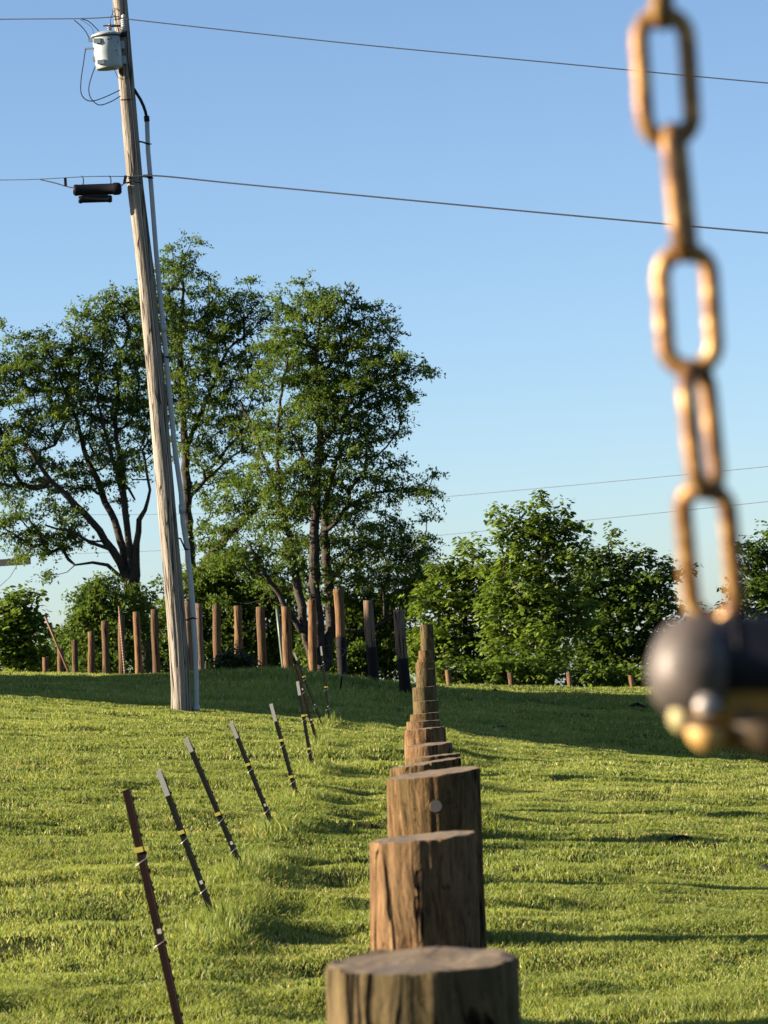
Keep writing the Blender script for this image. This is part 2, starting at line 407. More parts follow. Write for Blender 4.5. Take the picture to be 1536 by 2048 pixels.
# ------------------------------------------------------------------ the row of wooden posts
def wood_post(name, top, d, diam, zbase, mat, label, group, lean=(0, 0), tilt=(0, 0), seed=0, nseg=64, nring=44, knot=None, cat='post', taper=0.10, rough=1.0, detail=True, split=None):
    """round post: shaft + sawn top, origin at its foot. top = centre of the sawn face"""
    h = top.z - zbase
    foot = Vector((top.x - lean[0] * h, top.y - lean[1] * h, zbase))
    root = empty(name, foot, label, cat, group)
    r0 = diam / 2
    rs = random.Random(seed)
    ph = [rs.uniform(0, 6.28) for _ in range(8)]
    def rad(a, z):
        r = r0 * (1 + taper * (h - z) / max(h, .6))
        r *= 1 + rough * (.016 * math.sin(2 * a + ph[0] + z * .7) + .009 * math.sin(3 * a + ph[1] - z) + .005 * math.sin(5 * a + ph[2] + 1.3 * z))
        r += rough * r0 * (.035 * noise.noise(Vector((math.cos(a) * 2.2 + seed, math.sin(a) * 2.2, z * 2.5))) + .022 * noise.noise(Vector((math.cos(a) * 9, math.sin(a) * 9 + seed, z * 2.2))) + .02 * noise.noise(Vector((math.cos(a) * 18, math.sin(a) * 18 + seed, z * 5))))
        return r
    cracks = [(rs.uniform(0, 6.28), rs.uniform(.25, .95), rs.uniform(.03, .07)) for _ in range(7 if detail else 0)]
    verts = []; quads = []
    for j in range(nring + 1):
        t = j / nring; t = 1 - (1 - t) ** 1.3 if detail else t
        for k in range(nseg):
            a = 2 * math.pi * k / nseg
            zt = t * h
            r = rad(a, zt)
            for ca, cl, cw in cracks:
                da = (a - ca - .15 * math.sin(zt * 5 + ca) + math.pi) % (2 * math.pi) - math.pi
                if abs(da) < cw and (h - zt) < cl: r -= r0 * .07 * (1 - abs(da) / cw)
            x, y = math.cos(a) * r, math.sin(a) * r
            z = zt + t ** 6 * (tilt[0] * x + tilt[1] * y)
            if j == nring:
                z += .0035 * noise.noise(Vector((x * 30, y * 30, seed))) * rough; x *= .985; y *= .985
            verts.append((x + lean[0] * zt, y + lean[1] * zt, z))
    for j in range(nring):
        for k in range(nseg):
            k2 = (k + 1) % nseg
            quads.append((j * nseg + k, j * nseg + k2, (j + 1) * nseg + k2, (j + 1) * nseg + k))
    me = mesh_np('shaft', verts, quads=quads, mats=[mat], smooth=True)
    sh = bpy.data.objects.new('shaft', me); link(sh, root)
    # sawn face
    cv = []; cq = []; ct = []
    top_ring = verts[nring * nseg:]
    cx, cy = lean[0] * h, lean[1] * h
    nr = 10 if detail else 1
    for i in range(nr):
        s_ = 1 - i / nr
        for k in range(nseg):
            x, y, z = top_ring[k]; x = cx + (x - cx) * s_; y = cy + (y - cy) * s_
            zz = h + (tilt[0] * (x - cx) + tilt[1] * (y - cy)) + (.004 * noise.noise(Vector((x * 14, y * 14, seed + 3))) * rough if i else 0)
            if i == 0: zz = z
            cv.append((x - cx, y - cy, zz - h))
    for i in range(nr - 1):
        for k in range(nseg):
            k2 = (k + 1) % nseg; cq.append((i * nseg + k, i * nseg + k2, (i + 1) * nseg + k2, (i + 1) * nseg + k))
    cv.append((0, 0, 0)); L = len(cv) - 1
    for k in range(nseg): ct.append(((nr - 1) * nseg + k, (nr - 1) * nseg + (k + 1) % nseg, L))
    me = mesh_np('sawn_top', cv, quads=cq if cq else None, tris=ct, mats=[M['end']], smooth=False)
    tp = bpy.data.objects.new('sawn_top', me); link(tp, root); tp.location = (cx, cy, h)
    if knot:
        a, zk, rk = knot
        rr = rad(a, zk)
        c = Vector((math.cos(a) * (rr - .0125) + lean[0] * zk, math.sin(a) * (rr - .0125) + lean[1] * zk, zk)); nrm = Vector((math.cos(a), math.sin(a), 0.05)).normalized()
        b = MB(); b.tube([c - nrm * .02, c + nrm * .004, c + nrm * .012, c + nrm * .014], [rk * 1.5, rk * 1.35, rk * 1.12, rk], 20)
        b.build('knot_collar', mat, root)
        b = MB(); b.tube([c, c + nrm * .0165], [rk * .96, rk * .93], 20); b.build('sawn_knot', plain('sawn_knot_wood', (0.095, 0.088, 0.076), .8, 0, .25, 60), root)
    return root

# (left px, right px, top px, distance, material, lean, tilt of sawn face, words)
ROW = [
 (660, 1030, 1921, 3.70, 'post_grey', (.018, 0), (-.01, .055), 'thick weathered post with a broad sawn top, nearest the camera in the row'),
 (743, 951, 1674, 6.10, 'post_red', (.045, 0), (.04, .02), 'reddish brown post with peeled cracked bark, second in the row from the camera'),
 (775, 959, 1546, 8.50, 'post', (.028, 0), (.07, .035), 'brown post with a round pale sawn knot on its face, third in the row'),
 (778, 923, 1526, 10.9, 'post', (.02, 0), (.10, 0), 'dark brown post just showing behind the knotted one, fourth in the row'),
 (812, 920, 1512, 13.3, 'post', (.02, 0), (.05, 0), 'thin sliver of brown post top, fifth in the row from the camera'),
 (811, 904, 1489, 15.7, 'post_red', (.02, 0), (.05, .03), 'reddish post with a ragged flared top edge, sixth in the row'),
 (808, 892, 1457, 18.1, 'post_red', (.02, 0), (.03, 0), 'deeply grooved reddish brown post, seventh in the row'),
 (812, 880, 1442, 20.5, 'post_red', (.02, 0), (0, 0), 'short band of reddish post, eighth in the row'),
 (820, 878, 1427, 23.0, 'post', (.02, 0), (.04, 0), 'brown post with dark split rim, ninth in the row'),
 (826, 876, 1402, 25.5, 'post_grey', (.02, 0), (.01, 0), 'pale tan post with half its front in shade, tenth in the row'),
 (825, 870, 1374, 28.0, 'post_grey', (.02, 0), (.02, 0), 'yellowish post with rounded bark pattern, eleventh in the row'),
 (832, 868, 1338, 30.6, 'post_grey', (.03, 0), (0, 0), 'narrow tan post, twelfth in the row from the camera'),
 (831, 867, 1324, 33.2, 'post', (.02, 0), (.02, 0), 'narrow tan post, thirteenth in the row'),
 (834, 866, 1318, 35.6, 'post', (.02, 0), (0, 0), 'narrow brown post, fourteenth in the row'),
 (837, 864, 1301, 38.0, 'post_red', (.02, 0), (.02, 0), 'pinkish brown narrow post, fifteenth in the row'),
 (842, 865, 1277, 40.4, 'post_grey', (.02, 0), (0, 0), 'tall tan narrow post, sixteenth in the row'),
 (840, 866, 1249, 42.8, 'post_grey', (.02, 0), (.02, 0), 'tallest and farthest tan post at the end of the row'),
]
for i, (l, r, ty, d, mk, ln, tl, lab) in enumerate(ROW):
    top = P((l + r) / 2, ty, d)
    det = d < 20
    wood_post('wooden_post', top, d, (r - l) * d / F, hz(top.x, top.y) - .12, M[mk], lab, 'row of wooden posts running away from the camera', ln, tl, seed=i * 3 + 1,
              nseg=128 if d < 11 else 72 if det else 40, nring=120 if d < 11 else 60 if det else 24, detail=det,
              knot=(-math.pi / 2 + .02, top.z - P(877, 1612, 8.4).z * 1 + 0 and (hz(top.x, top.y) * 0 + (P(877, 1612, 8.4).z - (hz(top.x, top.y) - .12))), .0155) if i == 2 else None,
              rough=1.0 if d < 20 else .8)

# ------------------------------------------------------------------ back fence of round posts
BACK = [ # top x, top y, base px x, width px, distance, dark, words
 (90, 1315, 92, 12, 74, 0, 'shortest round post, leftmost at the hill crest'),
 (121, 1297, 124, 13, 72, 0, 'short round post beside the leaning rod, second from the left'),
 (150, 1280, 151, 12, 70, 0, 'low round post just right of the leaning rod, third from the left'),
 (182, 1264, 184, 14, 68, 0, 'round orange brown post, fourth from the left'),
 (210, 1242, 213, 14, 66, 0, 'round orange brown post, fifth from the left before the thin studded stake'),
 (243, 1232, 245, 13, 65, 0, 'round post standing right behind the thin studded stake'),
 (273, 1224, 279, 14, 64, 0, 'slightly leaning round post left of the dark locust trunk'),
 (309, 1219, 314, 15, 63.4, 0, 'round post nearest the utility pole on its left side'),
 (374, 1203, 380, 15, 62.8, 1, 'dark post seen between the utility pole and the conduit'),
 (397, 1207, 404, 14, 62.2, 1, 'dark post just right of the conduit'),
 (432, 1210, 438, 16, 61.7, 0, 'round orange brown post left of the dark shrub'),
 (475, 1212, 480, 16, 61.2, 0, 'reddish round post standing behind the dark shrub'),
 (521, 1214, 526, 17, 60.7, 0, 'round orange brown post right of the dark shrub'),
 (571, 1213, 579, 19, 60.2, 0, 'round post with a green steel stake on its left'),
 (623, 1200, 628, 17, 59.7, 0, 'tall round post in front of the multi stemmed tree'),
 (676, 1178, 688, 19, 59.2, 2, 'tallest orange topped post with a black foot'),
 (736, 1201, 749, 20, 57.0, 3, 'dull brown post with a black lower half, second left of the row end'),
 (797, 1220, 813, 22, 54.5, 3, 'dull brown post with a black lower half, next to the row end'),
]
def back_post(tx, ty, bx, w, d, kind, lab, i):
    top = P(tx, ty, d); zb = hz(top.x, top.y) - .15
    h = top.z - zb
    bpt = P(bx, ty + (h / d * F), d)
    lean = (top.x - bpt.x) / h
    foot = Vector((top.x - lean * h, top.y, zb))
    root = empty('fence_post', foot, lab, 'fence post', 'round posts of the fence along the crest')
    r = w * d / F / 2
    rs = random.Random(i + 50); ph = rs.uniform(0, 6)
    def seg_mesh(z0, z1, n, grow):
        pts = []; rr = []
        for k in range(n + 1):
            z = z0 + (z1 - z0) * k / n
            pts.append((lean * z + .006 * math.sin(z * 4 + ph), .004 * math.cos(z * 3 + ph), z)); rr.append(r * (1.06 - .06 * z / h) * (1 + .03 * math.sin(z * 7 + ph)) + grow)
        b = MB(); b.tube(pts, rr, 18); return b
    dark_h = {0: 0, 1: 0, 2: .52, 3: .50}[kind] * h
    mat = M['fence'] if kind in (0, 2) else M['fence_dark']
    if kind == 3: mat = M['fence_dark']
    seg_mesh(0 if not dark_h else dark_h - .02, h, 14, 0).build('shaft', mat, root)
    if dark_h: seg_mesh(0, dark_h, 10, .003).build('black_foot', M['black_wood'], root)  # lower part of the post coloured near-black
    b = MB(); b.tube([(lean * h, 0, h - .002), (lean * h, 0, h + .004)], r * .97, 18); b.build('sawn_top', M['end'], root)
for i, a in enumerate(BACK): back_post(*a, i)

# low posts on the right beyond the crest
for i, (tx, ty, by, w, lab) in enumerate([(895, 1340, 1370, 11, 'stubby round post beyond the crest, nearest the row of wooden posts'), (1020, 1346, 1372, 11, 'stubby round post beyond the crest, second from the row'),
        (1137, 1345, 1376, 10, 'slanting stubby round post beyond the crest, third from the row'), (1261, 1351, 1379, 10, 'stubby round post beyond the crest, left of the dark knob')]):
    d = 66.0
    top = P(tx, ty, d); zb = hz(top.x, top.y) - .2
    root = empty('fence_stub', Vector((top.x + .04, top.y, zb)), lab, 'fence post', 'low posts beyond the crest')
    h = top.z - zb; r = w * d / F / 2
    b = MB(); b.tube([(0, 0, 0), (-.02, 0, h / 2), (-.04, 0, h)], [r * 1.08, r * 1.04, r], 16); b.build('shaft', M['fence'], root)
    b = MB(); b.tube([(-.04, 0, h - .002), (-.04, 0, h + .004)], r * .95, 16); b.build('sawn_top', M['end'], root)

# thin stakes among the back fence
def thin(name, a, b_, d, r, mat, lab, cat, bands=None):
    p0 = P(*b_, d); p1 = P(*a, d)
    root = empty(name, p0, lab, cat)
    v = p1 - p0
    mb = MB(); mb.tube([v * t for t in (-.12, 0, .5, 1)], r, 8); mb.build('rod', mat, root)
    if bands:
        mb = MB(); pt = []; rd = []
        for k in range(bands):
            t = .05 + .9 * k / bands; pt += [v * t, v * (t + .002), v * (t + .009), v * (t + .011)]; rd += [r * .7, r * 1.25, r * 1.25, r * .7]
        mb.tube(pt, rd, 8)
        mb.build('stud', plain('dull_stud', (.24, .22, .19), .8), root)
thin('leaning_rod', (90, 1233), (139, 1348), 67, .022, M['rust'], 'thin rusty rod leaning left against the sky', 'rod')
thin('studded_stake', (238, 1212), (250, 1348), 63.6, .02, M['rust'], 'thin stake with pale studs in front of a round post', 'stake', 22)
thin('green_stake', (554, 1217), (567, 1340), 61, .03, plain('stake_green', (.05, .075, .05), .5), 'slim green steel stake behind the fence', 'stake')

# ------------------------------------------------------------------ steel T-posts
TP = [ # top, base, distance, tip px length, colour, clips [(fraction from top, kind)], flange px, words
 ((252, 1580), (377, 2135), 10.0, 0, 'tred', [(.215, 'y'), (.51, 's')], 'maroon steel post with yellow clip, nearest and leaning left'),
 ((317, 1541), (438, 1866), 13.5, 54, 'tgreen', [(.38, 'y'), (.69, 's')], 'dark steel post with white tip and bright yellow clip, second from the camera'),
 ((372, 1476), (491, 1757), 16.0, 30, 'tgreen', [(.54, 'y'), (.75, 's')], 'dark steel post with a short grey tip, third from the camera and leaning most'),
 ((462, 1445), (553, 1672), 18.5, 34, 'tgreen', [(.37, 'y'), (.73, 's')], 'dark steel post with a slim white tip, fourth from the camera'),
 ((542, 1408), (598, 1610), 21.0, 36, 'tgreen', [(.36, 'y'), (.72, 'y')], 'dark steel post with white tip standing apart, fifth from the camera'),
 ((595, 1363), (626, 1547), 24.5, 28, 'tgreen', [(.37, 'y'), (.73, 'y')], 'dark steel post with a broad white tip in the cluster, sixth from the camera'),
 ((590, 1328), (637, 1497), 28.5, 0, 'tred', [(.30, 's'), (.66, 's')], 'thin plain dark reddish post without a white tip in the cluster'),
 ((588, 1305), (647, 1457), 34.0, 17, 'tgreen', [(.32, 'y'), (.69, 's')], 'thin leaning post with a faint white tip at the back of the cluster'),
 ((642, 1293), (659, 1449), 38.0, 18, 'tgreen', [(.2, 's'), (.52, 'y'), (.77, 's')], 'nearly upright thin post with white tip before the mound'),
 ((697, 1272), (678, 1392), 45.0, 0, 'tgreen', [(.2, 's'), (.65, 's')], 'thin dark post leaning right in the shaded tall grass'),
]
def tpost(tp, bp, d, tip, colr, clips, lab):
    base = hit(bp[0], bp[1]); d = (base - Vector((0, 0, CZ))).dot(fw)
    top = P(tp[0], tp[1], d)
    root = empty('steel_post', base, lab, 'metal post', 'steel posts beside the wooden row')
    v = top - base; L = v.length; ax = v.normalized()
    yd = Vector((-0.12, -1, 0)); yd = (yd - ax * yd.dot(ax)).normalized()   # web points roughly at the camera's right
    xd = yd.cross(ax).normalized()
    if xd.x < 0: xd = -xd
    w = .0115
    # T section: flange facing the camera, web behind
    prof = [(-w, 0), (w, 0), (w, .004), (.0025, .0065), (.0025, .030), (-.0025, .030), (-.0025, .0065), (-w, .004)]
    yv = -yd
    tl = tip / F * d
    z0 = -ax * .25
    b = MB(); b.extrude(prof, z0, ax * (L - tl), xd, yv)
    b.build('shaft', M[colr], root)
    e = MB(); e.extrude([(w * .78, -.0012), (w + .0012, -.0012), (w + .0012, .005), (w * .78, .005)], z0, ax * (L - tl - .004), xd, yv); e.build('scraped_edge', M['tedge'], root)
    if tip:
        b = MB(); b.extrude([(p[0] * 1.03, p[1] - .0006) for p in prof], ax * (L - tl), ax * L, xd, yv); b.build('white_tip', M['twhite'], root)
    rot = Matrix((xd, yv, ax)).transposed()
    prof2 = [(w - .001, 0.0)]; z = .04
    while z < L - .03:
        prof2 += [(w + .002, z), (w + .007, z + .003), (w + .007, z + .010), (w + .002, z + .015)]; z += .054
    prof2 += [(w - .001, L - .005)]
    s_ = MB(); s_.extrude([(p_[0], p_[1]) for p_ in prof2], yv * -.006, yv * .005, xd, ax); s_.build('stud_strip', M[colr], root)
    for f, kd in clips:
        c = ax * (L * (1 - f))
        if kd == 'y':
            q = MB(); q.box(c - yv * .004 + xd * -.001, (.027, .010, .014), rot)
            q.box(c + xd * .024 - yv * .002, (.012, .02, .012), rot); q.build('yellow_clip', M['yellow'], root)
        else:
            q = MB(); q.box(c - yv * .005 + xd * .006, (.012, .008, .014), rot); q.build('steel_clip', M['clip'], root)
        tw = MB(); pts = []
        for k in range(14):
            a = k / 13 * 3.2
            pts.append(c - ax * (.02 + .03 * k / 13) + xd * (.024 * math.cos(a)) - yv * (.006 + .024 * abs(math.sin(a))))
        tw.tube(pts, .0008, 5); tw.build('tie_wire', M['clip'], root)
    return base
TB = [tpost(*t) for t in TP]

# a slack strand of wire between the far steel posts
def strand(name, pts, r, mat, lab, cat='wire', group=None):
    b = MB(); o = Vector(pts[0]); b.tube([Vector(p) - o for p in pts], r, 6)
    ob = b.build(name, mat); ob.location = o; tag(ob, lab, cat, group); return ob
strand('slack_wire', [P(644, 1300, 38), P(655, 1322, 39), P(668, 1322, 41), P(684, 1312, 43), P(696, 1298, 45)], .003, M['wire'], 'slack thin wire between two thin posts by the mound')
strand('slack_wire', [P(642, 1296, 38.2), P(660, 1290, 40), P(680, 1296, 43), P(697, 1301, 45.2)], .003, M['wire'], 'thin wire stretched just above the slack one by the mound')

# ------------------------------------------------------------------ utility pole and what hangs on it
DP = 44.0
def poleline(pts, d=DP): return [P(x, y, d) for x, y in pts]
pb = P(364, 1432, DP); pb.z = hz(pb.x, pb.y) - .1
root = empty('utility_pole', pb, 'tall weathered wooden utility pole carrying a grey transformer', 'utility pole')
cl = [(364, 1450, 24.5), (363.5, 1428, 22), (362, 1380, 20), (357, 1300, 19), (350, 1210, 18.8), (335, 1040, 18.3), (315, 800, 17.5), (293, 560, 17), (270, 370, 16.2), (253, 170, 15.5), (238, -20, 14.6), (230, -90, 14.2)]
pts = []; rr = []
for i in range(len(cl) - 1):
    for k in range(10):
        t = k / 10; pts.append((cl[i][0] * (1 - t) + cl[i + 1][0] * t, cl[i][1] * (1 - t) + cl[i + 1][1] * t)); rr.append((cl[i][2] * (1 - t) + cl[i + 1][2] * t) * DP / F)
pp = [P(x, y, DP) - pb for x, y in pts]
# pole shaft with slightly irregular, checked surface
verts = []; quads = []; ns = 48
for j, (p, r) in enumerate(zip(pp, rr)):
    for k in range(ns):
        a = 2 * math.pi * k / ns
        q_ = r * (1 + .02 * math.sin(3 * a + 1) + .025 * noise.noise(Vector((math.cos(a) * 4, math.sin(a) * 4, p.z * .8))))
        for ca in (-1.05, -2.3, -.6, -1.7):
            da = a - (ca % (2 * math.pi)) - .05 * math.sin(p.z * 1.5 + ca)
            if abs(da) < .07: q_ -= r * .10 * (1 - abs(da) / .07) * max(0, .5 + noise.noise(Vector((ca * 5, 0, p.z * .5))) + (.5 if p.z < 3 else 0))
        verts.append((p.x + math.cos(a) * q_, p.y + math.sin(a) * q_, p.z))
for j in range(len(pp) - 1):
    for k in range(ns): quads.append((j * ns + k, j * ns + (k + 1) % ns, (j + 1) * ns + (k + 1) % ns, (j + 1) * ns + k))
o = bpy.data.objects.new('shaft', mesh_np('shaft', verts, quads=quads, mats=[M['pole']], smooth=True)); link(o, root)
b = MB(); b.tube([P(x, y, DP - .17) - pb for x, y in [(252, 40), (256, 120), (264, 210), (273, 300), (283, 420), (303, 600), (322, 780), (340, 960), (356, 1160), (369, 1340), (374, 1425)]], .007, 6); b.build('ground_wire', M['wire'], root)
# insulator stack on the near right side of the pole
b = MB()
for k in range(6):
    c = P(247 + k * .3, 40 + k * 4.0, DP - .2) - pb; b.tube([c + Vector((0, 0, .01)), c, c - Vector((0, 0, .012))], [.025, .042, .025], 14)
b.sphere(P(247, 33, DP - .2) - pb, .03, sub=2); b.build('insulator', M['porcelain'], root)
b = MB(); b.box(P(246, 69, DP - .18) - pb, (.1, .06, .05)); b.build('bracket', M['wire'], root)
b = MB(); b.box(P(232, 52, DP - .18) - pb, (.14, .04, .02)); b.build('bracket', M['wire'], root)
# shed bracket
for (x, y) in ((243, 92), (246, 122)):
    b = MB(); b.box(P(x, y, DP - .1) - pb, (.08, .2, .1)); b.build('mounting_bracket', M['tank'], root)
b = MB(); b.tube([P(232, 36, DP - .14) - pb, P(225, 28, DP - .2) - pb, P(226, 18, DP - .22) - pb, P(233, 16, DP - .2) - pb, P(240, 22, DP - .16) - pb], .004, 6); b.build('jumper_wire', M['wire'], root)
b = MB(); b.tube([P(229, 140, DP - .3) - pb, P(236, 155, DP - .25) - pb, P(246, 159, DP - .2) - pb, P(256, 154, DP - .15) - pb], .004, 6); b.build('jumper_wire', M['wire'], root)
b = MB()
for k in range(26):
    pass
b.tube([P(241 + 27 * math.sin(t / 8 * math.pi / 2) , 200 - 3 * t / 8 + 0, DP - .14 * math.cos(t / 8 * math.pi / 2)) - pb for t in range(0, 9)], .008, 6); b.build('cable_strap', M['wire'], root)
b = MB(); b.tube([P(256, 356, DP - .14) - pb, P(270, 364, DP - .2) - pb, P(283, 366, DP - .12) - pb], .006, 6); b.build('guy_strap', M['wire'], root)

# transformer
tc_ = P(218, 106, DP - .22)
tb = P(219, 138, DP - .22)
tr = empty('transformer', tb, 'pale grey cylindrical transformer can mounted near the pole top', 'transformer')
upv = (P(212, 72, DP - .22) - tb); H_ = upv.length; ua = upv.normalized()
r_ = 27.5 * DP / F
b = MB(); b.tube([ua * z for z in (-.0, .01, .05, H_ * .5, H_)], [r_ * .90, r_ * .96, r_ * .97, r_ * 1.0, r_], 40); b.build('tank', M['tank'], tr)
b = MB(); b.tube([ua * (H_ - .005), ua * (H_ + .02), ua * (H_ + .022), ua * (H_ + .05), ua * (H_ + .06)], [r_ * 1.07, r_ * 1.07, r_ * .98, r_ * .7, r_ * .1], 40); b.build('lid', M['tank'], tr)
b = MB(); c = ua * (H_ * .8); b.box(c + Vector((-.11, -.155, 0)), (.09, .05, .06)); b.box(ua * (H_ * .16) + Vector((-.09, -.155, 0)), (.09, .05, .055)); b.build('hanger_lug', M['tank'], tr)
b = MB(); b.box(P(184, 80, DP - .25) - tb, (.09, .05, .035)); b.box(P(179, 97, DP - .28) - tb, (.11, .03, .02)); b.box(P(190, 118, DP - .25) - tb, (.05, .05, .06)); b.build('terminal', M['galv'], tr)
b = MB(); c0 = P(221, 68, DP - .25) - tb
for k in range(4): b.tube([c0 + ua * (.01 + k * .022), c0 + ua * (.02 + k * .022), c0 + ua * (.03 + k * .022)], [.018, .036, .018], 12)
b.tube([c0, c0 + ua * .13], .012, 8); b.build('bushing', M['porcelain'], tr)
b = MB(); b.box(P(219, 51, DP - .25) - tb, (.16, .03, .015)); b.build('arrester_bar', M['rust'], tr)
for x, y in ((216, 78), (222, 76), (235, 84), (232, 100)):
    b = MB(); b.sphere(P(x, y, DP - .4) - tb, .012, sub=1); b.build('bolt', M['wire'], tr)
b = MB(); b.tube([ua * (H_ * .955), ua * (H_ * .975)], r_ * 1.045, 40); b.build('lid_band', M['wire'], tr)
for zz_, xx_ in ((.62, .12), (.40, .13)):
    b = MB(); b.box(ua * (H_ * zz_) + Vector((xx_, -.115, 0)), (.035, .03, .05)); b.build('side_fitting', M['galv'], tr)
def lead(pl, r=.0065, dd=0.3):
    n = len(pl); out = []
    for i in range(n - 1):
        p0, p1, p2, p3 = pl[max(i - 1, 0)], pl[i], pl[i + 1], pl[min(i + 2, n - 1)]
        for k in range(6):
            t = k / 6
            out.append(tuple(.5 * ((2 * p1[j]) + (-p0[j] + p2[j]) * t + (2 * p0[j] - 5 * p1[j] + 4 * p2[j] - p3[j]) * t * t + (-p0[j] + 3 * p1[j] - 3 * p2[j] + p3[j]) * t ** 3) for j in (0, 1)))
    out.append(pl[-1])
    b = MB(); b.tube([P(x, y, DP - dd) - tb for x, y in out], r, 6); b.build('lead_wire', M['wire'], tr)
lead([(171, 98), (167, 125), (162, 160), (162, 185), (170, 198), (185, 202), (210, 194), (240, 180)])
lead([(191, 132), (184, 150), (178, 172), (179, 190), (187, 203), (200, 210), (220, 204), (241, 192)])
lead([(148, 40), (160, 50), (172, 64), (179, 78)]); lead([(163, 38), (176, 42), (189, 53), (201, 66)]); lead([(160, 39), (172, 46), (184, 56), (187, 68)], .003)
lead([(221, 50), (222, 35), (230, 20), (240, 22)], .004)

# conduit riser
cpts = [(294, 242), (296, 300), (302, 370), (312, 500), (323, 620), (331, 700), (338, 780), (350, 900), (362, 985), (366, 1045), (374, 1095), (380, 1150), (387, 1230), (391, 1300), (392.5, 1380), (392.5, 1424)]
cb_ = P(392.5, 1428, DP + .02); cb_.z = hz(cb_.x, cb_.y)
cr = empty('conduit_riser', cb_, 'grey pipe rising beside the utility pole', 'conduit')
b = MB(); b.tube([P(x, y, DP) - cb_ for x, y in cpts] + [Vector((0, 0, -.1))], [(4.6 + .9 * i / 15) * DP / F for i in range(16)] + [.037], 16); b.build('pipe', M['galv'], cr)
b = MB()
for i, (x, y) in enumerate([(326.5, 655), (364, 1018)]):
    a = P(x - .4, y - 9, DP) - cb_; c = P(x + .5, y + 9, DP) - cb_; b = MB(); b.tube([a, c], 6.6 * DP / F, 16); b.build('coupling', M['galv'], cr)
b = MB(); b.tube([P(392.5, 1410, DP) - cb_, P(392.5, 1424, DP) - cb_], 7.4 * DP / F, 16); b.build('foot_sleeve', M['galv'], cr)
b = MB(); b.tube([P(293, 232, DP) - cb_, P(294, 243, DP) - cb_], 5.6 * DP / F, 14); b.build('weather_head', M['black'], cr)
b = MB(); b.tube([P(x, y, DP) - cb_ for x, y in [(268, 178), (274, 188), (281, 199), (287, 212), (291, 224), (293, 234)]], .02, 8); b.build('cable', M['black'], cr)
for x0, y0, x1, y1 in ((281, 283, 297, 287), (286, 352, 301, 355), (322, 712, 337, 714), (357, 1076, 374, 1098), (372, 1239, 388, 1236)):
    b = MB(); b.tube([P(x0 - 4, y0, DP) - cb_, P(x0 + 4, y0 + 1, DP) - cb_, P(x1 - 4, y1, DP - .03) - cb_, P(x1, y1, DP - .05) - cb_], .012, 6)
    b.tube([P(x1 - 5, y1 + 1, DP - .0) - cb_, P(x1, y1 + 1, DP - .055) - cb_, P(x1 + 5.5, y1 + 1, DP) - cb_], .008, 6); b.build('strap', M['wire'], cr)

# overhead lines at the pole
def curve(pl, n=14):
    out = []
    for i in range(len(pl) - 1):
        p0, p1, p2, p3 = [Vector(pl[k]) for k in (max(i - 1, 0), i, i + 1, min(i + 2, len(pl) - 1))]
        for k in range(n):
            t = k / n; out.append(.5 * ((2 * p1) + (-p0 + p2) * t + (2 * p0 - 5 * p1 + 4 * p2 - p3) * t * t + (-p0 + 3 * p1 - 3 * p2 + p3) * t ** 3))
    out.append(Vector(pl[-1])); return out
G = 'overhead wires at the utility pole'
strand('power_line', curve([P(-300, 42, 48), P(0, 38.5, 46), P(165, 37, 44.3), P(238, 33, 43.8)]), .0075, M['wire'], 'upper wire left of the utility pole', 'power line', G)
strand('power_line', curve([P(245, 36, 43.8), P(280, 41, 43.6), P(700, 87, 41.5), P(1100, 125, 39.5), P(1536, 166, 37.5), P(1900, 196, 36)]), .0068, M['wire'], 'upper wire right of the utility pole crossing behind the chain', 'power line', G)
strand('power_line', curve([P(-300, 362, 48), P(0, 360, 46), P(85, 358, 45), P(180, 353, 44), P(262, 353, 43.8)]), .0055, M['wire'], 'thin messenger wire above the black splice case', 'power line', G)
strand('cable_drop', curve([P(80, 359, 44.9), P(110, 366, 44.5), P(130, 372, 44.2), P(147, 376, 43.9)], 6), .008, M['wire'], 'short cable running down into the left end of the splice case', 'cable', G)
strand('cable_drop', curve([P(242, 372, 43.8), P(250, 366, 43.8), P(260, 364, 43.8)], 6), .008, M['wire'], 'short cable between the splice case and the pole', 'cable', G)
strand('power_line', curve([P(262, 353, 43.8), P(320, 352, 43.6), P(460, 366, 43), P(700, 389, 41.5), P(1100, 427, 39.5), P(1536, 466, 37.5), P(1900, 496, 36)]), .0105, M['wire'], 'thicker lower cable right of the utility pole', 'power line', G)
b = MB(); o_ = P(297, 351, DP - .1); b.tube([P(287, 352, DP - .1) - o_, P(305, 352, DP - .1) - o_], .02, 8); ob = b.build('cable_clamp', M['black']); ob.location = o_; tag(ob, 'small black clamp on the lower cable by the conduit', 'clamp')
# splice case
sc = P(195, 380, 43.9); se = empty('splice_case', sc, 'black cylindrical splice case hanging from the lower wire beside the pole', 'splice case')
b = MB()
xs_ = [147, 150, 154, 156, 200, 225, 228, 236, 240, 243]; rs_ = [9, 11.5, 11.5, 11, 11, 11, 12.5, 12.5, 11.5, 8]
b.tube([P(x, 380.5 - (x - 147) * .035, 43.9) - sc for x in xs_], [r * DP / F for r in rs_], 22); b.build('case', M['black'], se)
b = MB(); b.tube([P(146.4, 380.5, 43.88) - sc, P(147.5, 380.5, 43.88) - sc], 7.5 * DP / F, 18); b.build('end_plate', plain('end_plate_grey', (.16, .12, .12), .5), se)
b = MB(); b.tube([P(x, 399.5 - (x - 158) * .03, 43.9) - sc for x in (157, 160, 166, 190, 215, 220, 224)], [6.5 * DP / F, 8 * DP / F, 6.6 * DP / F, 6.6 * DP / F, 6.6 * DP / F, 8 * DP / F, 6 * DP / F], 16)
b.box(P(190, 391, 43.9) - sc, (.34, .06, .05)); b.build('lower_chamber', M['black'], se)
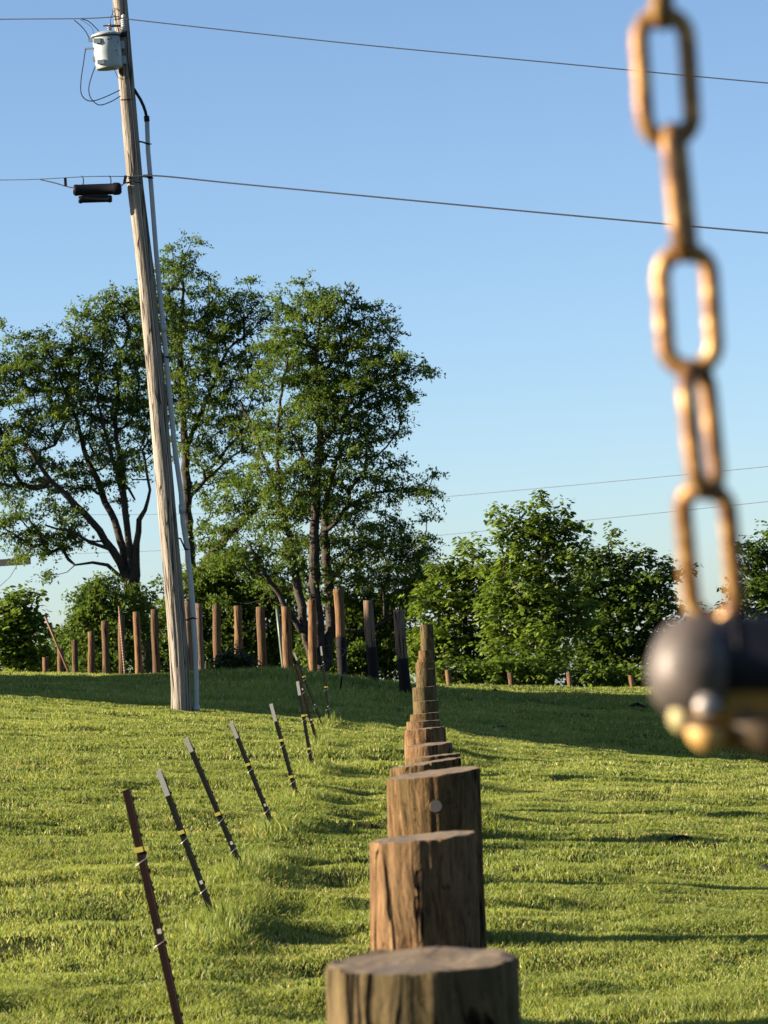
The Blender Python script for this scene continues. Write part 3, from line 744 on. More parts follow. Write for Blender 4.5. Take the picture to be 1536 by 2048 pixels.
for x in (165, 220):
    b = MB(); b.tube([P(x - 2, 352, 43.9) - sc, P(x + 1, 355, 43.85) - sc, P(x + 2, 362, 43.85) - sc, P(x + 1, 371, 43.9) - sc], .007, 6); b.build('hook', M['wire'], se)
for x, y in ((131, 364), (250, 359)):
    b = MB(); b.box(P(x, y, 43.9) - sc, (.034, .034, .105), Matrix.Rotation(.25 if x > 200 else 0, 3, 'Y')); b.build('spacer', M['black'], se)

# far lines and the crossarm at the left edge
DF = 150.0
strand('distant_line', curve([P(-400, 1030, DF + 20), P(280, 1029, DF + 10), P(560, 1022, DF), P(785, 1003, DF - 10), P(1150, 970, DF - 25), P(1536, 933, DF - 45), P(2000, 885, DF - 60)]), .012, M['farwire'], 'upper of the two distant wires behind the trees', 'power line', 'distant wires')
strand('distant_line', curve([P(40, 1111, DF + 18), P(300, 1102, DF + 10), P(560, 1092, DF), P(850, 1073, DF - 12), P(1150, 1043, DF - 25), P(1536, 1003, DF - 45), P(2000, 950, DF - 60)]), .012, M['farwire'], 'lower of the two distant wires behind the trees', 'power line', 'distant wires')
d = 95.0; o_ = P(-70, 1128, d); up = empty('line_pole', Vector((o_.x, o_.y, hz(o_.x, o_.y))), 'far utility pole whose grey wooden crossarm enters at the left edge', 'utility pole')
zz = up.location
b = MB(); b.box(P(-40, 1128.5, d - .6) - zz, (2.8, .1, .19), Matrix.Rotation(-math.radians(-2.2 + 3.5 + .6) , 3, 'Y').inverted() if False else Matrix.Rotation(math.radians(-.4), 3, 'Y')); b.build('crossarm', plain('old_crossarm', (.10, .095, .08), .9, 0, .4, 12), up)
b = MB(); b.tube([Vector((0, .15, 0)), Vector((0, .15, o_.z - zz.z + 1.2))], [.15, .11], 16); b.build('shaft', M['pole'], up)
b = MB(); b.tube([P(33, 1131, d - .1) - zz, P(36, 1126, d - .1) - zz, P(34, 1122, d - .1) - zz], .02, 6); b.build('insulator', M['porcelain'], up)
b = MB(); b.tube([P(33, 1132, d - .1) - zz, P(20, 1154, d) - zz, P(0, 1172, d) - zz, P(-70, 1230, d + .1) - zz], .008, 6); b.build('brace_wire', M['farwire'], up)

# ------------------------------------------------------------------ trees
def frusta(pos, par, rad, ns=6):
    i = np.nonzero(par >= 0)[0]
    a = pos[par[i]]; b = pos[i]; ra = rad[par[i]]; rb = rad[i]
    ra = np.minimum(ra, rb * 1.5)
    t = b - a; L = np.linalg.norm(t, axis=1, keepdims=True) + 1e-9; t = t / L
    a = a - t * np.minimum(ra[:, None] * .4, .3 * L); ref = np.where(np.abs(t[:, 2:3]) < .9, np.array([[0, 0, 1.]]), np.array([[0, 1., 0]]))
    u = np.cross(t, ref); u /= np.linalg.norm(u, axis=1, keepdims=True); v = np.cross(t, u)
    an = np.arange(ns) * 2 * np.pi / ns
    ring = u[:, None] * np.cos(an)[None, :, None] + v[:, None] * np.sin(an)[None, :, None]
    A = a[:, None] + ring * ra[:, None, None]; B = b[:, None] + ring * rb[:, None, None]
    V = np.concatenate([A, B], 1).reshape(-1, 3)
    n = len(i); base = (np.arange(n) * 2 * ns)[:, None]; k = np.arange(ns)
    Q = np.stack([base + k, base + (k + 1) % ns, base + ns + (k + 1) % ns, base + ns + k], -1).reshape(-1, 4)
    return V, Q

def leaves_rhomb(c, dirv, nrm, L, W, var):
    s = np.cross(dirv, nrm); s /= np.linalg.norm(s, axis=1, keepdims=True) + 1e-9
    L = L[:, None]; W = W[:, None]
    v0 = c; v1 = c + dirv * L * .45 + s * W * .5; v2 = c + dirv * L; v3 = c + dirv * L * .45 - s * W * .5
    V = np.stack([v0, v1, v2, v3], 1).reshape(-1, 3); n = len(c)
    Q = (np.arange(n) * 4)[:, None] + np.arange(4)
    return V, Q, np.repeat(var, 4)
def leaves_fold(c, dirv, nrm, L, W, var):
    s = np.cross(dirv, nrm); s /= np.linalg.norm(s, axis=1, keepdims=True) + 1e-9; n2 = np.cross(s, dirv)
    L = L[:, None]; W = W[:, None]
    v0 = c; v1 = c + dirv * L * .35 + s * W * .5 - n2 * L * .08 ; v2 = c + dirv * L * .75 + s * W * .36 - n2 * L * .16; v3 = c + dirv * L * 1.0 - n2 * L * .22
    v4 = c + dirv * L * .75 - s * W * .36 - n2 * L * .16; v5 = c + dirv * L * .35 - s * W * .5 - n2 * L * .08
    V = np.stack([v0, v1, v2, v3, v4, v5], 1).reshape(-1, 3); n = len(c); b = (np.arange(n) * 6)[:, None]
    Q = np.concatenate([b + np.array([0, 1, 2, 3]), b + np.array([0, 3, 4, 5])])
    return V, Q, np.repeat(var, 6)
def unit(v): return v / (np.linalg.norm(v, axis=-1, keepdims=True) + 1e-9)

def make_tree(name, label, cat, base, d, limbs, blobs, style, group=None, seed=1, leafmat='leaf_locust', nleaf=110, cr=.5, leafL=.10, leafW=.05, thick=.8, tip=.009, flat=.45, gx=0.18, sep=0, outl=.12):
    """limbs: polylines of (px, py, depth offset, radius m). blobs: (px, py, rx, ry, depth offset, clumps)"""
    R = np.random.default_rng(seed)
    pos = [np.array(base)]; par = [-1]; rmin = [limbs[0][0][3] if limbs else .1]; plen = [0.]
    for li, lb in enumerate(limbs):
        pts = [np.array(P(px, py, d + dz)) for px, py, dz, r in lb]
        rr = [q[3] for q in lb]
        if li == 0 or True:
            P0 = np.array(pos); j = int(np.argmin(((P0 - pts[0]) ** 2).sum(1)))
            cur = j
        prevp = pos[cur]; prevr = rmin[cur] if li == 0 else rr[0]
        for q, r in zip(pts, rr):
            n = max(1, int(np.linalg.norm(q - prevp) / .25)); off = 0
            for k in range(1, n + 1):
                t = k / n; p = prevp * (1 - t) + q * t + (R.normal(0, .022, 3) if k < n else 0)
                pos.append(p); par.append(cur); rmin.append(prevr * (1 - t) + r * t); plen.append(plen[cur] + np.linalg.norm(p - pos[cur])); cur = len(pos) - 1
            prevp = q; prevr = r
    C = []
    for (px, py, rx, ry, dz, n) in blobs:
        c = np.array(P(px, py, d + dz)); s = np.array([rx * d / F, (rx * .5 + ry * .5) * thick * d / F, ry * d / F])
        u = unit(R.normal(size=(n, 3))); rad = R.random((n, 1)) ** (1 / 2.6)
        q = c + u * rad * s
        q += (R.random((n, 1)) < outl) * unit(R.normal(size=(n, 3))) * cr * (1.1 + 4 * (outl - .12))
        C.append(q)
    C = np.concatenate(C)
    if sep:
        keep = []
        for i in R.permutation(len(C)):
            if not keep or np.min(((C[keep] - C[i]) ** 2 * np.array([1, 1, 2.2])).sum(1)) > sep ** 2: keep.append(i)
        C = C[keep]
    b0 = np.array(base)
    C = C[np.argsort(((C - b0) ** 2).sum(1))]
    NP = len(pos) + len(C) * 5 + 10
    A = np.zeros((NP, 3)); A[:len(pos)] = pos; PL = np.zeros(NP); PL[:len(pos)] = plen; n = len(pos)
    start_ok = max(1, int(.0 * n)); tips = []
    Z0 = b0[2] + (C[:, 2].min() - b0[2]) * .35
    ok = np.zeros(NP, bool); ok[:n] = A[:n, 2] > Z0
    if not ok[:n].any(): ok[:n] = True
    for c in C:
        dd = np.linalg.norm(A[:n] - c, axis=1) + gx * PL[:n] + np.where(ok[:n], 0, 50) + 0.5 * np.clip(A[:n, 2] - c[2], 0, 9)
        j = int(np.argmin(dd)); a = A[j]; L = np.linalg.norm(c - a); m_ = max(1, min(4, int(L / .2))); cur = j
        for k in range(1, m_ + 1):
            t = k / m_; p = a * (1 - t) + c * t + np.array([0, 0, 1]) * (-.10 * L * math.sin(math.pi * t)) + R.normal(0, .05 * L / m_ + .008, 3) * (1 if k < m_ else .2)
            A[n] = p; par.append(cur); rmin.append(0); PL[n] = PL[cur] + np.linalg.norm(p - A[cur]); ok[n] = True; cur = n; n += 1
        tips.append(cur)
    A = A[:n]; par = np.array(par); rmin = np.array(rmin)
    acc = np.zeros(n); acc[tips] = 1.0
    for k in range(n - 1, 0, -1): acc[par[k]] += acc[k]
    rad = tip * np.maximum(acc, .5) ** .44
    rmin = rmin * .86
    lim = rmin > 0; rad = np.where(lim, np.maximum(rmin, np.minimum(rad, rmin * 1.3)), rad)
    root = empty(name, Vector(base), label, cat, group)
    V, Q = frusta(A, par, rad)
    trunk = bpy.data.objects.new('trunk', mesh_np('trunk', V - b0, quads=Q, mats=[M['bark']], smooth=True)); link(trunk, root)
    # foliage
    T = A[tips]; K = len(T)
    pr = A[par[np.array(tips)]]; out = unit(T - pr)
    if style == 'locust':
        ntw = 9; nl = max(4, nleaf // ntw)
        tw = unit(out[:, None] * .5 + R.normal(size=(K, ntw, 3)) * np.array([1, 1, flat])); tl = cr * (.45 + .75 * R.random((K, ntw, 1)))
        st = T[:, None] + R.normal(0, cr * .22, (K, ntw, 3)) * np.array([1, 1, .6])
        t = (np.arange(nl) + .5) / nl
        p = st[:, :, None] + tw[:, :, None] * tl[:, :, None] * t[None, None, :, None]
        p[..., 2] -= (t ** 2)[None, None] * tl * .42
        ctr = p + R.normal(0, .035, p.shape)
        dv = unit(tw[:, :, None] * .5 + R.normal(size=p.shape) * .8 + np.array([0, 0, -.35])); nv = unit(R.normal(size=p.shape) * .7 + np.array([0, 0, 1.]))
        cv = R.random((K, 1, 1)) * .45 + R.random((K, ntw, 1)) * .25 + R.random((K, ntw, nl)) * .3
        c = ctr.reshape(-1, 3); dv = dv.reshape(-1, 3); nv = nv.reshape(-1, 3); va = cv.reshape(-1)
        LL = leafL * (.6 + .8 * R.random(len(c))); V, Q, va = leaves_rhomb(c, dv, nv, LL, LL * leafW / leafL, va)
        # fine twigs
    else:
        ntw = 5; nl = max(4, nleaf // ntw)
        tw = unit(out[:, None] * .7 + R.normal(size=(K, ntw, 3)) * np.array([1, 1, .7]) + np.array([0, 0, .25])); tl = cr * (.4 + .8 * R.random((K, ntw, 1)))
        t = R.random((K, ntw, nl)) ** .7
        p = T[:, None, None] + tw[:, :, None] * (tl[:, :, None] * t[..., None])
        az = R.random((K, ntw, nl)) * 6.283
        dv = unit(np.stack([np.cos(az), np.sin(az), -.15 - .5 * R.random(az.shape)], -1) + tw[:, :, None] * .3)
        nv = unit(R.normal(size=p.shape) * .35 + np.array([0, 0, 1.]))
        c = (p + dv * .03 + R.normal(0, .03, p.shape)).reshape(-1, 3); va = (R.random((K, 1, 1)) * .45 + R.random((K, ntw, 1)) * .2 + R.random((K, ntw, nl)) * .35).reshape(-1)
        LL = leafL * (.55 + .8 * R.random(len(c))); V, Q, va = leaves_fold(c, dv.reshape(-1, 3), nv.reshape(-1, 3), LL, LL * leafW / leafL, va)
    cro = bpy.data.objects.new('crown', mesh_np('crown', V - b0, quads=Q, mats=[M[leafmat]], attrs={'var': va})); link(cro, root)
    return root

def gpt(px, py, d):
    p = P(px, py, d); p.z = hz(p.x, p.y) - .1; return p

# three big locust trees
make_tree('locust_tree', 'left locust tree with several dark limbs fanning out from one leaning trunk', 'tree', gpt(300, 1345, 86), 86,
  [[(300, 1370, 0, .26), (292, 1300, 0, .24), (272, 1215, 0, .21), (258, 1160, 0, .18)],
   [(258, 1160, 0, .13), (225, 1100, -.3, .12), (185, 1045, -.5, .095), (150, 1010, -.6, .08), (100, 960, -.8, .055), (60, 900, -1, .04)],
   [(262, 1180, .1, .13), (235, 1060, .3, .11), (205, 990, .6, .08), (175, 920, .6, .06), (150, 830, .5, .04), (120, 760, .5, .03)],
   [(268, 1200, 0, .12), (262, 1120, 0, .11), (250, 1020, 0, .09), (238, 960, 0, .08), (215, 880, 0, .05), (195, 800, 0, .035)],
   [(272, 1210, 0, .13), (272, 1110, -.1, .11), (278, 1040, -.2, .08), (290, 1020, -.3, .06), (300, 980, -.3, .04), (285, 900, -.3, .03)],
   [(250, 1010, 0, .07), (240, 920, .2, .06), (232, 860, .3, .05), (235, 780, .3, .04), (240, 700, .3, .03)],
   [(225, 1100, -.3, .06), (180, 1085, -.8, .05), (140, 1060, -1, .04), (90, 1050, -1.2, .03)],
   [(250, 1160, 0, .05), (215, 1130, -.3, .045), (185, 1125, -.5, .035), (150, 1130, -.6, .025)],
   [(240, 960, 0, .05), (270, 1000, .2, .03)]],
  [(95, 740, 105, 75, 0, 95), (225, 690, 90, 80, .3, 80), (20, 720, 70, 50, 0, 45), (180, 640, 50, 35, .2, 28), (60, 830, 110, 60, -.4, 65), (190, 800, 90, 70, .6, 70), (40, 930, 80, 60, -.5, 50), (285, 800, 50, 60, 0, 34), (50, 1040, 80, 38, -.6, 50), (120, 1075, 85, 30, -.4, 38), (150, 960, 75, 40, .3, 26), (-80, 850, 90, 160, 0, 90), (275, 920, 45, 50, -.3, 22), (215, 900, 50, 45, 1, 20), (240, 600, 40, 30, .2, 16), (290, 690, 45, 55, .4, 26), (285, 600, 30, 25, .3, 9), (270, 860, 50, 50, .5, 20)],
  'locust', 'tall locust trees behind the fence', seed=11, cr=.44, nleaf=220, thick=.6, sep=.33, flat=.25, leafL=.088, leafW=.038, tip=.011, outl=.2)
make_tree('locust_tree', 'middle locust tree rising highest behind the utility pole', 'tree', gpt(385, 1345, 90), 90,
  [[(388, 1370, 0, .20), (385, 1250, 0, .18), (380, 1120, 0, .16), (375, 1000, 0, .14), (370, 900, 0, .12), (362, 800, 0, .09), (360, 700, 0, .06), (365, 600, 0, .04), (368, 530, 0, .03)],
   [(383, 1200, 0, .14), (415, 1115, -.5, .13), (470, 1060, -.8, .12), (520, 1005, -1, .10), (545, 960, -1, .07), (510, 870, -1, .05), (480, 800, -.8, .04)],
   [(376, 1010, 0, .06), (410, 960, .4, .05), (450, 925, .6, .04), (500, 890, .6, .03)],
   [(370, 900, 0, .06), (400, 830, .2, .05), (430, 760, .3, .04), (455, 700, .3, .03)],
   [(365, 800, 0, .05), (330, 720, 0, .04), (300, 660, 0, .03)]],
  [(360, 530, 38, 38, 0, 30), (320, 610, 60, 45, 0, 42), (430, 630, 85, 50, 0, 75), (490, 620, 45, 40, 0, 32), (370, 700, 100, 60, .3, 90), (480, 720, 75, 60, 0, 68), (430, 800, 100, 60, 0, 85), (340, 800, 50, 60, 0, 30), (490, 860, 55, 45, 0, 36), (410, 900, 60, 35, 0, 22), (440, 950, 45, 25, .3, 14), (355, 640, 50, 40, -.5, 30), (470, 1010, 60, 30, -1, 26), (440, 1060, 45, 25, -1, 16), (500, 960, 40, 30, -1, 16)],
  'locust', 'tall locust trees behind the fence', seed=12, cr=.44, nleaf=220, thick=.6, sep=.33, flat=.25, leafL=.088, leafW=.038, tip=.011, outl=.2)
make_tree('locust_tree', 'right locust tree with two upright dark trunks and a broad ragged right side', 'tree', gpt(645, 1345, 84), 84,
  [[(640, 1380, 0, .24), (636, 1290, 0, .22), (630, 1200, 0, .17), (628, 1120, 0, .15), (630, 1040, 0, .13), (632, 960, 0, .10), (640, 860, 0, .07), (640, 780, 0, .05), (632, 700, 0, .035), (640, 620, 0, .02)],
   [(655, 1330, .1, .16), (662, 1240, .3, .15), (655, 1140, .4, .13), (650, 1050, .5, .11), (655, 980, .6, .08), (680, 900, .6, .05), (700, 800, .6, .035)],
   [(625, 1320, -.2, .14), (605, 1240, -.5, .13), (590, 1140, -.5, .12), (570, 1050, -.3, .09), (560, 1000, -.2, .07), (555, 900, 0, .05), (560, 800, 0, .035), (575, 720, 0, .025)],
   [(600, 1260, -.6, .09), (560, 1190, -1, .075), (520, 1130, -1.2, .05), (500, 1090, -1.2, .03)],
   [(655, 1060, .4, .06), (700, 1010, .2, .05), (750, 985, 0, .035), (800, 975, -.2, .02)],
   [(650, 1180, .3, .06), (690, 1120, .2, .05), (740, 1090, .2, .035), (790, 1070, .2, .02)],
   [(632, 900, 0, .06), (680, 840, -.2, .05), (730, 800, -.3, .035), (770, 780, -.3, .025)],
   [(632, 960, 0, .05), (600, 900, -.3, .04), (575, 840, -.4, .03)]],
  [(650, 620, 75, 42, 0, 60), (700, 625, 38, 30, 0, 20), (590, 610, 38, 35, 0, 24), (620, 690, 85, 45, 0, 62), (730, 690, 75, 38, 0, 55), (680, 760, 85, 45, .3, 68), (770, 760, 50, 55, 0, 40), (560, 740, 48, 45, 0, 28), (640, 840, 110, 55, 0, 105), (750, 850, 65, 40, 0, 42), (560, 860, 60, 50, 0, 40), (640, 930, 120, 45, 0, 100), (760, 940, 55, 35, 0, 30), (800, 970, 70, 22, 0, 28), (560, 950, 60, 40, 0, 38), (700, 1010, 90, 35, 0, 48), (560, 1030, 60, 35, -.5, 28), (740, 1080, 95, 40, .3, 55), (800, 1110, 65, 35, .3, 34), (600, 1010, 60, 30, 1, 24), (690, 1150, 60, 40, 0, 30), (540, 1100, 60, 30, -1, 22), (785, 1170, 60, 35, .5, 30), (640, 780, 60, 60, 1, 36), (610, 1090, 50, 35, 1.2, 16), (470, 1120, 70, 35, -1, 30), (800, 1150, 60, 40, 0, 34), (700, 1090, 70, 40, 1, 34), (590, 1160, 60, 35, 1, 26), (845, 985, 22, 12, 0, 8), (785, 715, 32, 25, 0, 14), (800, 800, 28, 40, 0, 18), (590, 680, 45, 50, 0, 24), (545, 700, 30, 40, .3, 14), (650, 760, 60, 40, 1, 24), (830, 1090, 30, 25, 0, 12)],
  'locust', 'tall locust trees behind the fence', seed=13, cr=.44, nleaf=220, thick=.6, sep=.33, flat=.25, leafL=.088, leafW=.038, tip=.011, outl=.2)

# lower trees and bushes filling in under the big crowns
UND = [
 ('young_tree', 'small light green tree at the far left edge under the crossarm', 40, 78, [(35, 1215, 38, 45, 0, 34), (60, 1270, 35, 40, 0, 30), (15, 1290, 50, 60, 0, 50), (60, 1325, 50, 25, 0, 26), (-40, 1270, 50, 80, 0, 40)], 'maple', 'leaf_maple', 41),
 ('understory_tree', 'feathery bush between the left edge and the leaning rod post', 120, 84, [(105, 1320, 45, 28, 0, 26), (135, 1290, 25, 30, 0, 10), (160, 1310, 40, 30, 0, 22)], 'locust', 'leaf_locust', 42),
 ('understory_tree', 'rounded feathery tree left of the big leaning trunk', 215, 82, [(200, 1215, 60, 40, 0, 50), (170, 1260, 38, 40, 0, 34), (235, 1270, 60, 50, 0, 60), (200, 1320, 70, 30, 0, 46), (265, 1200, 35, 40, .6, 16), (210, 1172, 35, 16, 0, 9)], 'locust', 'leaf_locust', 43),
 ('understory_tree', 'dense leafy tree low behind the utility pole', 350, 88, [(340, 1250, 55, 60, 0, 60), (400, 1190, 55, 50, 0, 46), (420, 1270, 60, 55, 0, 66), (340, 1320, 70, 35, 0, 50), (430, 1150, 45, 40, 0, 26)], 'locust', 'leaf_locust', 44),
 ('understory_tree', 'dense green thicket tree behind the middle fence posts', 520, 88, [(480, 1200, 55, 50, 0, 52), (540, 1190, 60, 55, 0, 56), (500, 1280, 70, 50, 0, 75), (570, 1270, 50, 50, 0, 44), (460, 1320, 60, 30, 0, 40), (560, 1320, 60, 30, 0, 40), (470, 1130, 40, 30, 0, 18)], 'locust', 'leaf_locust', 45),
 ('understory_tree', 'dark thicket tree behind the tallest fence post', 700, 86, [(700, 1220, 60, 50, 0, 52), (660, 1290, 60, 50, 0, 60), (730, 1290, 60, 50, 0, 66), (700, 1335, 90, 30, 0, 56), (770, 1220, 50, 45, 0, 38), (790, 1290, 50, 50, 0, 52), (830, 1170, 45, 40, 0, 24)], 'locust', 'leaf_locust', 46),
]
for nm, lab, bx, d, blobs, sty, lm, sd in UND:
    mp = sty == 'maple'
    make_tree(nm, lab, 'tree', gpt(bx, 1350, d), d, [[(bx, 1370, 0, .07), (bx + 4, 1300, 0, .05), (bx - 3, 1250, 0, .035)]], blobs, sty, 'smaller trees below the locusts', seed=sd, leafmat=lm, cr=.42 if not mp else .4, nleaf=110 if not mp else 34, leafL=.10 if not mp else .13, leafW=.05 if not mp else .09)

# broad-leaved trees on the right
MG = 'broad leaved trees on the right beyond the crest'
make_tree('broadleaf_tree', 'tallest bright green broad leaved tree right of the post row', 'tree', gpt(1100, 1360, 78), 78,
  [[(1100, 1400, 0, .14), (1100, 1330, 0, .12), (1098, 1250, 0, .10), (1085, 1170, 0, .07), (1075, 1100, 0, .05)], [(1100, 1300, 0, .07), (1130, 1220, .3, .05), (1140, 1150, .3, .03)], [(1098, 1290, 0, .06), (1050, 1220, -.3, .04), (1020, 1150, -.3, .03)]],
  [(1100, 1050, 48, 38, 0, 36), (1040, 1090, 55, 50, 0, 48), (1120, 1110, 50, 50, 0, 44), (1060, 1160, 85, 60, 0, 105), (1040, 1240, 90, 60, 0, 120), (1130, 1230, 60, 60, .6, 50), (1060, 1310, 80, 50, -.8, 80), (1010, 1060, 25, 25, 0, 7)],
  'maple', MG, seed=21, leafmat='leaf_maple', cr=.37, nleaf=62, leafL=.118, leafW=.072, thick=.65, sep=.2, outl=.16)
make_tree('broadleaf_tree', 'bright green broad leaved tree directly behind the post row end', 'tree', gpt(930, 1360, 80), 80,
  [[(935, 1400, 0, .12), (935, 1330, 0, .10), (930, 1250, 0, .07), (935, 1180, 0, .04)]],
  [(940, 1130, 35, 30, 0, 22), (975, 1150, 45, 40, 0, 36), (900, 1150, 45, 35, 0, 34), (930, 1220, 75, 55, 0, 90), (900, 1300, 70, 60, 0, 90), (970, 1310, 60, 50, 0, 60), (860, 1210, 40, 50, 0, 30), (850, 1300, 40, 50, 0, 34)],
  'maple', MG, seed=22, leafmat='leaf_maple', cr=.37, nleaf=62, leafL=.118, leafW=.072, thick=.65, sep=.2, outl=.16)
make_tree('broadleaf_tree', 'darker broad leaved tree left of the hanging dark knob', 'tree', gpt(1250, 1360, 82), 82,
  [[(1245, 1400, 0, .13), (1245, 1320, 0, .10), (1240, 1240, 0, .07), (1220, 1150, 0, .04), (1216, 1090, 0, .02)], [(1245, 1300, 0, .06), (1290, 1220, 0, .04), (1310, 1160, 0, .03)]],
  [(1190, 1110, 35, 30, 0, 22), (1216, 1078, 14, 10, 0, 3), (1250, 1130, 45, 28, 0, 26), (1200, 1180, 65, 50, 0, 70), (1300, 1160, 45, 38, 0, 34), (1335, 1145, 22, 25, 0, 9), (1270, 1210, 85, 55, 0, 110), (1230, 1300, 90, 60, 0, 130), (1320, 1290, 60, 60, 0, 70), (1330, 1220, 35, 35, 0, 20), (1180, 1270, 60, 60, 0, 60)],
  'maple', MG, seed=23, leafmat='leaf_mid', cr=.38, nleaf=62, leafL=.118, leafW=.072, thick=.65, sep=.2, outl=.16)
make_tree('broadleaf_tree', 'broad leaved tree at the right edge behind the chain', 'tree', gpt(1520, 1370, 84), 84,
  [[(1520, 1420, 0, .13), (1520, 1300, 0, .10), (1525, 1180, 0, .06)]],
  [(1525, 1110, 45, 50, 0, 44), (1500, 1180, 40, 50, 0, 40), (1560, 1180, 60, 60, 0, 60), (1510, 1260, 55, 60, 0, 60), (1430, 1300, 70, 70, 0, 90), (1540, 1330, 70, 50, 0, 60), (1400, 1270, 40, 40, 0, 26)],
  'maple', MG, seed=24, leafmat='leaf_mid', cr=.38, nleaf=62, leafL=.118, leafW=.072, thick=.65, sep=.2, outl=.16)
# dark shrub on the mound
make_tree('dark_shrub', 'dark low shrub on the shaded mound before the fence', 'shrub', gpt(470, 1335, 57.5), 57.5,
  [[(470, 1345, 0, .03), (470, 1330, 0, .02)]], [(470, 1318, 30, 18, 0, 40), (445, 1328, 22, 12, 0, 18), (495, 1328, 20, 10, 0, 14)], 'maple', seed=31, leafmat='leaf_dark', cr=.13, nleaf=26, leafL=.07, leafW=.035, tip=.004)
# a low weedy fringe along the crest on the right
make_tree('hedge_bush', 'low leafy undergrowth behind the stubby posts', 'shrub', gpt(1080, 1362, 73), 73,
  [[(1080, 1390, 0, .03), (1080, 1360, 0, .02)]], [(900, 1345, 50, 22, 0, 34), (990, 1345, 50, 26, 0, 38), (1080, 1348, 60, 26, 0, 44), (1180, 1352, 60, 26, 0, 40), (1270, 1355, 60, 24, 0, 36), (1380, 1350, 70, 30, 0, 40), (900, 1368, 60, 10, 0, 20), (1000, 1372, 60, 10, 0, 22), (1100, 1375, 60, 10, 0, 22), (1200, 1378, 60, 10, 0, 22), (1300, 1380, 60, 12, 0, 22)], 'maple', seed=32, leafmat='leaf_maple', cr=.28, nleaf=34, leafL=.10, leafW=.065, tip=.004, gx=.02)

# ------------------------------------------------------------------ grass
TBx = np.array([b.x for b in TB]); TBy = np.array([b.y for b in TB]); od = np.argsort(TBy); TBx = TBx[od]; TBy = TBy[od]
def grass_zone(d0, d1, dens, w0, hgt, R, tallonly=False):
    half = lambda d: 0.1125 * d * 1.06 + .25
    area = sum(2 * half(d) * .5 for d in np.arange(d0, d1, .5))
    n = int(area * dens)
    u = R.random(n * 2); dd = d0 + (d1 - d0) * u
    keep = R.random(n * 2) < half(dd) / half(d1); dd = dd[keep][:n]
    x = (R.random(len(dd)) * 2 - 1) * half(dd); y = dd
    # height: mown with patches, taller along the steel posts and the wooden row
    tx = np.interp(y, TBy, TBx)
    pn = vnoise(x, y, .45, 1) * .6 + vnoise(x, y, .16, 2) * .4
    h = hgt * (.35 + 1.15 * pn)
    wy = .28 + .35 * vnoise(y * 0, y, .9, 3)
    lineT = np.exp(-((x - tx - .02) / .14) ** 2) * (.15 + .85 * np.exp(-(np.min(np.abs(y[:, None] - TBy[None]), 1) / .5) ** 2)) * (y < 46)
    h = h + .10 * lineT * (.4 + .9 * vnoise(x, y, .12, 5)) * (R.random(len(x)) ** 1.2 * 1.3)
    rx = .03 + .012 * y
    lineP = np.exp(-((x - rx) / .22) ** 2) * (y < 44)
    h = h + .07 * lineP * vnoise(x, y, .3, 6) * R.random(len(x))
    md = np.exp(-((x + 1.6) / 2.3) ** 2 - ((y - 54.5) / 5.0) ** 2)
    h = h + .22 * md * (.3 + vnoise(x, y, .5, 7)) * R.random(len(x))
    crest = np.exp(-((y - 63) / 2.5) ** 2); h = h + .05 * crest * R.random(len(x)) ** 2
    # thin patches / ragged mower tracks
    sparse = vnoise(x * .45, y, .35, 8) * .55 + vnoise(x, y, 1.6, 9) * .45
    k = R.random(len(x)) < np.clip(.45 + 1.5 * (sparse - .3), .22, 1) + lineT
    x, y, h, sparse, lineT = x[k], y[k], h[k], sparse[k], lineT[k]; n = len(x)
    z = H(x, y) - .004
    az = R.random(n) * 6.2832; lean = (.25 + .65 * R.random(n)) * np.where(lineT > .4, .6, 1.)
    w = w0 * (.6 + .8 * R.random(n)) * (1 + .5 * (lineT > .4) * 0)
    dx = np.cos(az); dy = np.sin(az); fa = az + R.normal(0, .9, n) + 1.57; sx = np.cos(fa); sy = np.sin(fa)
    b = np.stack([x, y, z], 1)
    m1 = b + np.stack([dx * h * lean * .35, dy * h * lean * .35, h * .58], 1); tpv = b + np.stack([dx * h * lean, dy * h * lean, h * (1 - .25 * lean)], 1)
    s = np.stack([sx, sy, np.zeros(n)], 1) * w[:, None] * .5
    V = np.stack([b - s, b + s, m1 + s * .85, m1 - s * .85, tpv], 1).reshape(-1, 3); i5 = (np.arange(n) * 5)[:, None]
    var = np.clip(.45 * R.random(n) + .35 * vnoise(x, y, .9, 12) + .3 * vnoise(x * .6, y, 2.7, 13) + .12 * R.random(n) - .15 * np.clip(lineT, 0, 1), 0, 1)
    straw = R.random(n) < .04 + .16 * np.clip(vnoise(x, y, .8, 31) - .55, 0, 1) * 2; var = np.where(straw, 1.0, var * .92)
    return V, i5 + np.array([0, 1, 2, 3]), i5 + np.array([3, 2, 4]), np.repeat(var, 5)
R = np.random.default_rng(99)
VV = []; QQ = []; TT = []; AA = []; off = 0
for z_ in ((8.6, 12, 21000, .0036, .033), (12, 17, 12500, .0046, .035), (17, 25, 6800, .0062, .038), (25, 34, 3400, .0085, .044), (34, 46, 2000, .0115, .050), (46, 66, 1000, .017, .066)):
    V, Q, T, A_ = grass_zone(*z_, R)
    VV.append(V); QQ.append(Q + off); TT.append(T + off); AA.append(A_); off += len(V)
print('grass verts', off)
go = bpy.data.objects.new('grass', mesh_np('grass', np.concatenate(VV), quads=np.concatenate(QQ), tris=np.concatenate(TT), mats=[M['grass']], attrs={'var': np.concatenate(AA)})); link(go)
tag(go, 'short mown grass with taller tufts along the steel posts', 'grass', None, 'stuff')

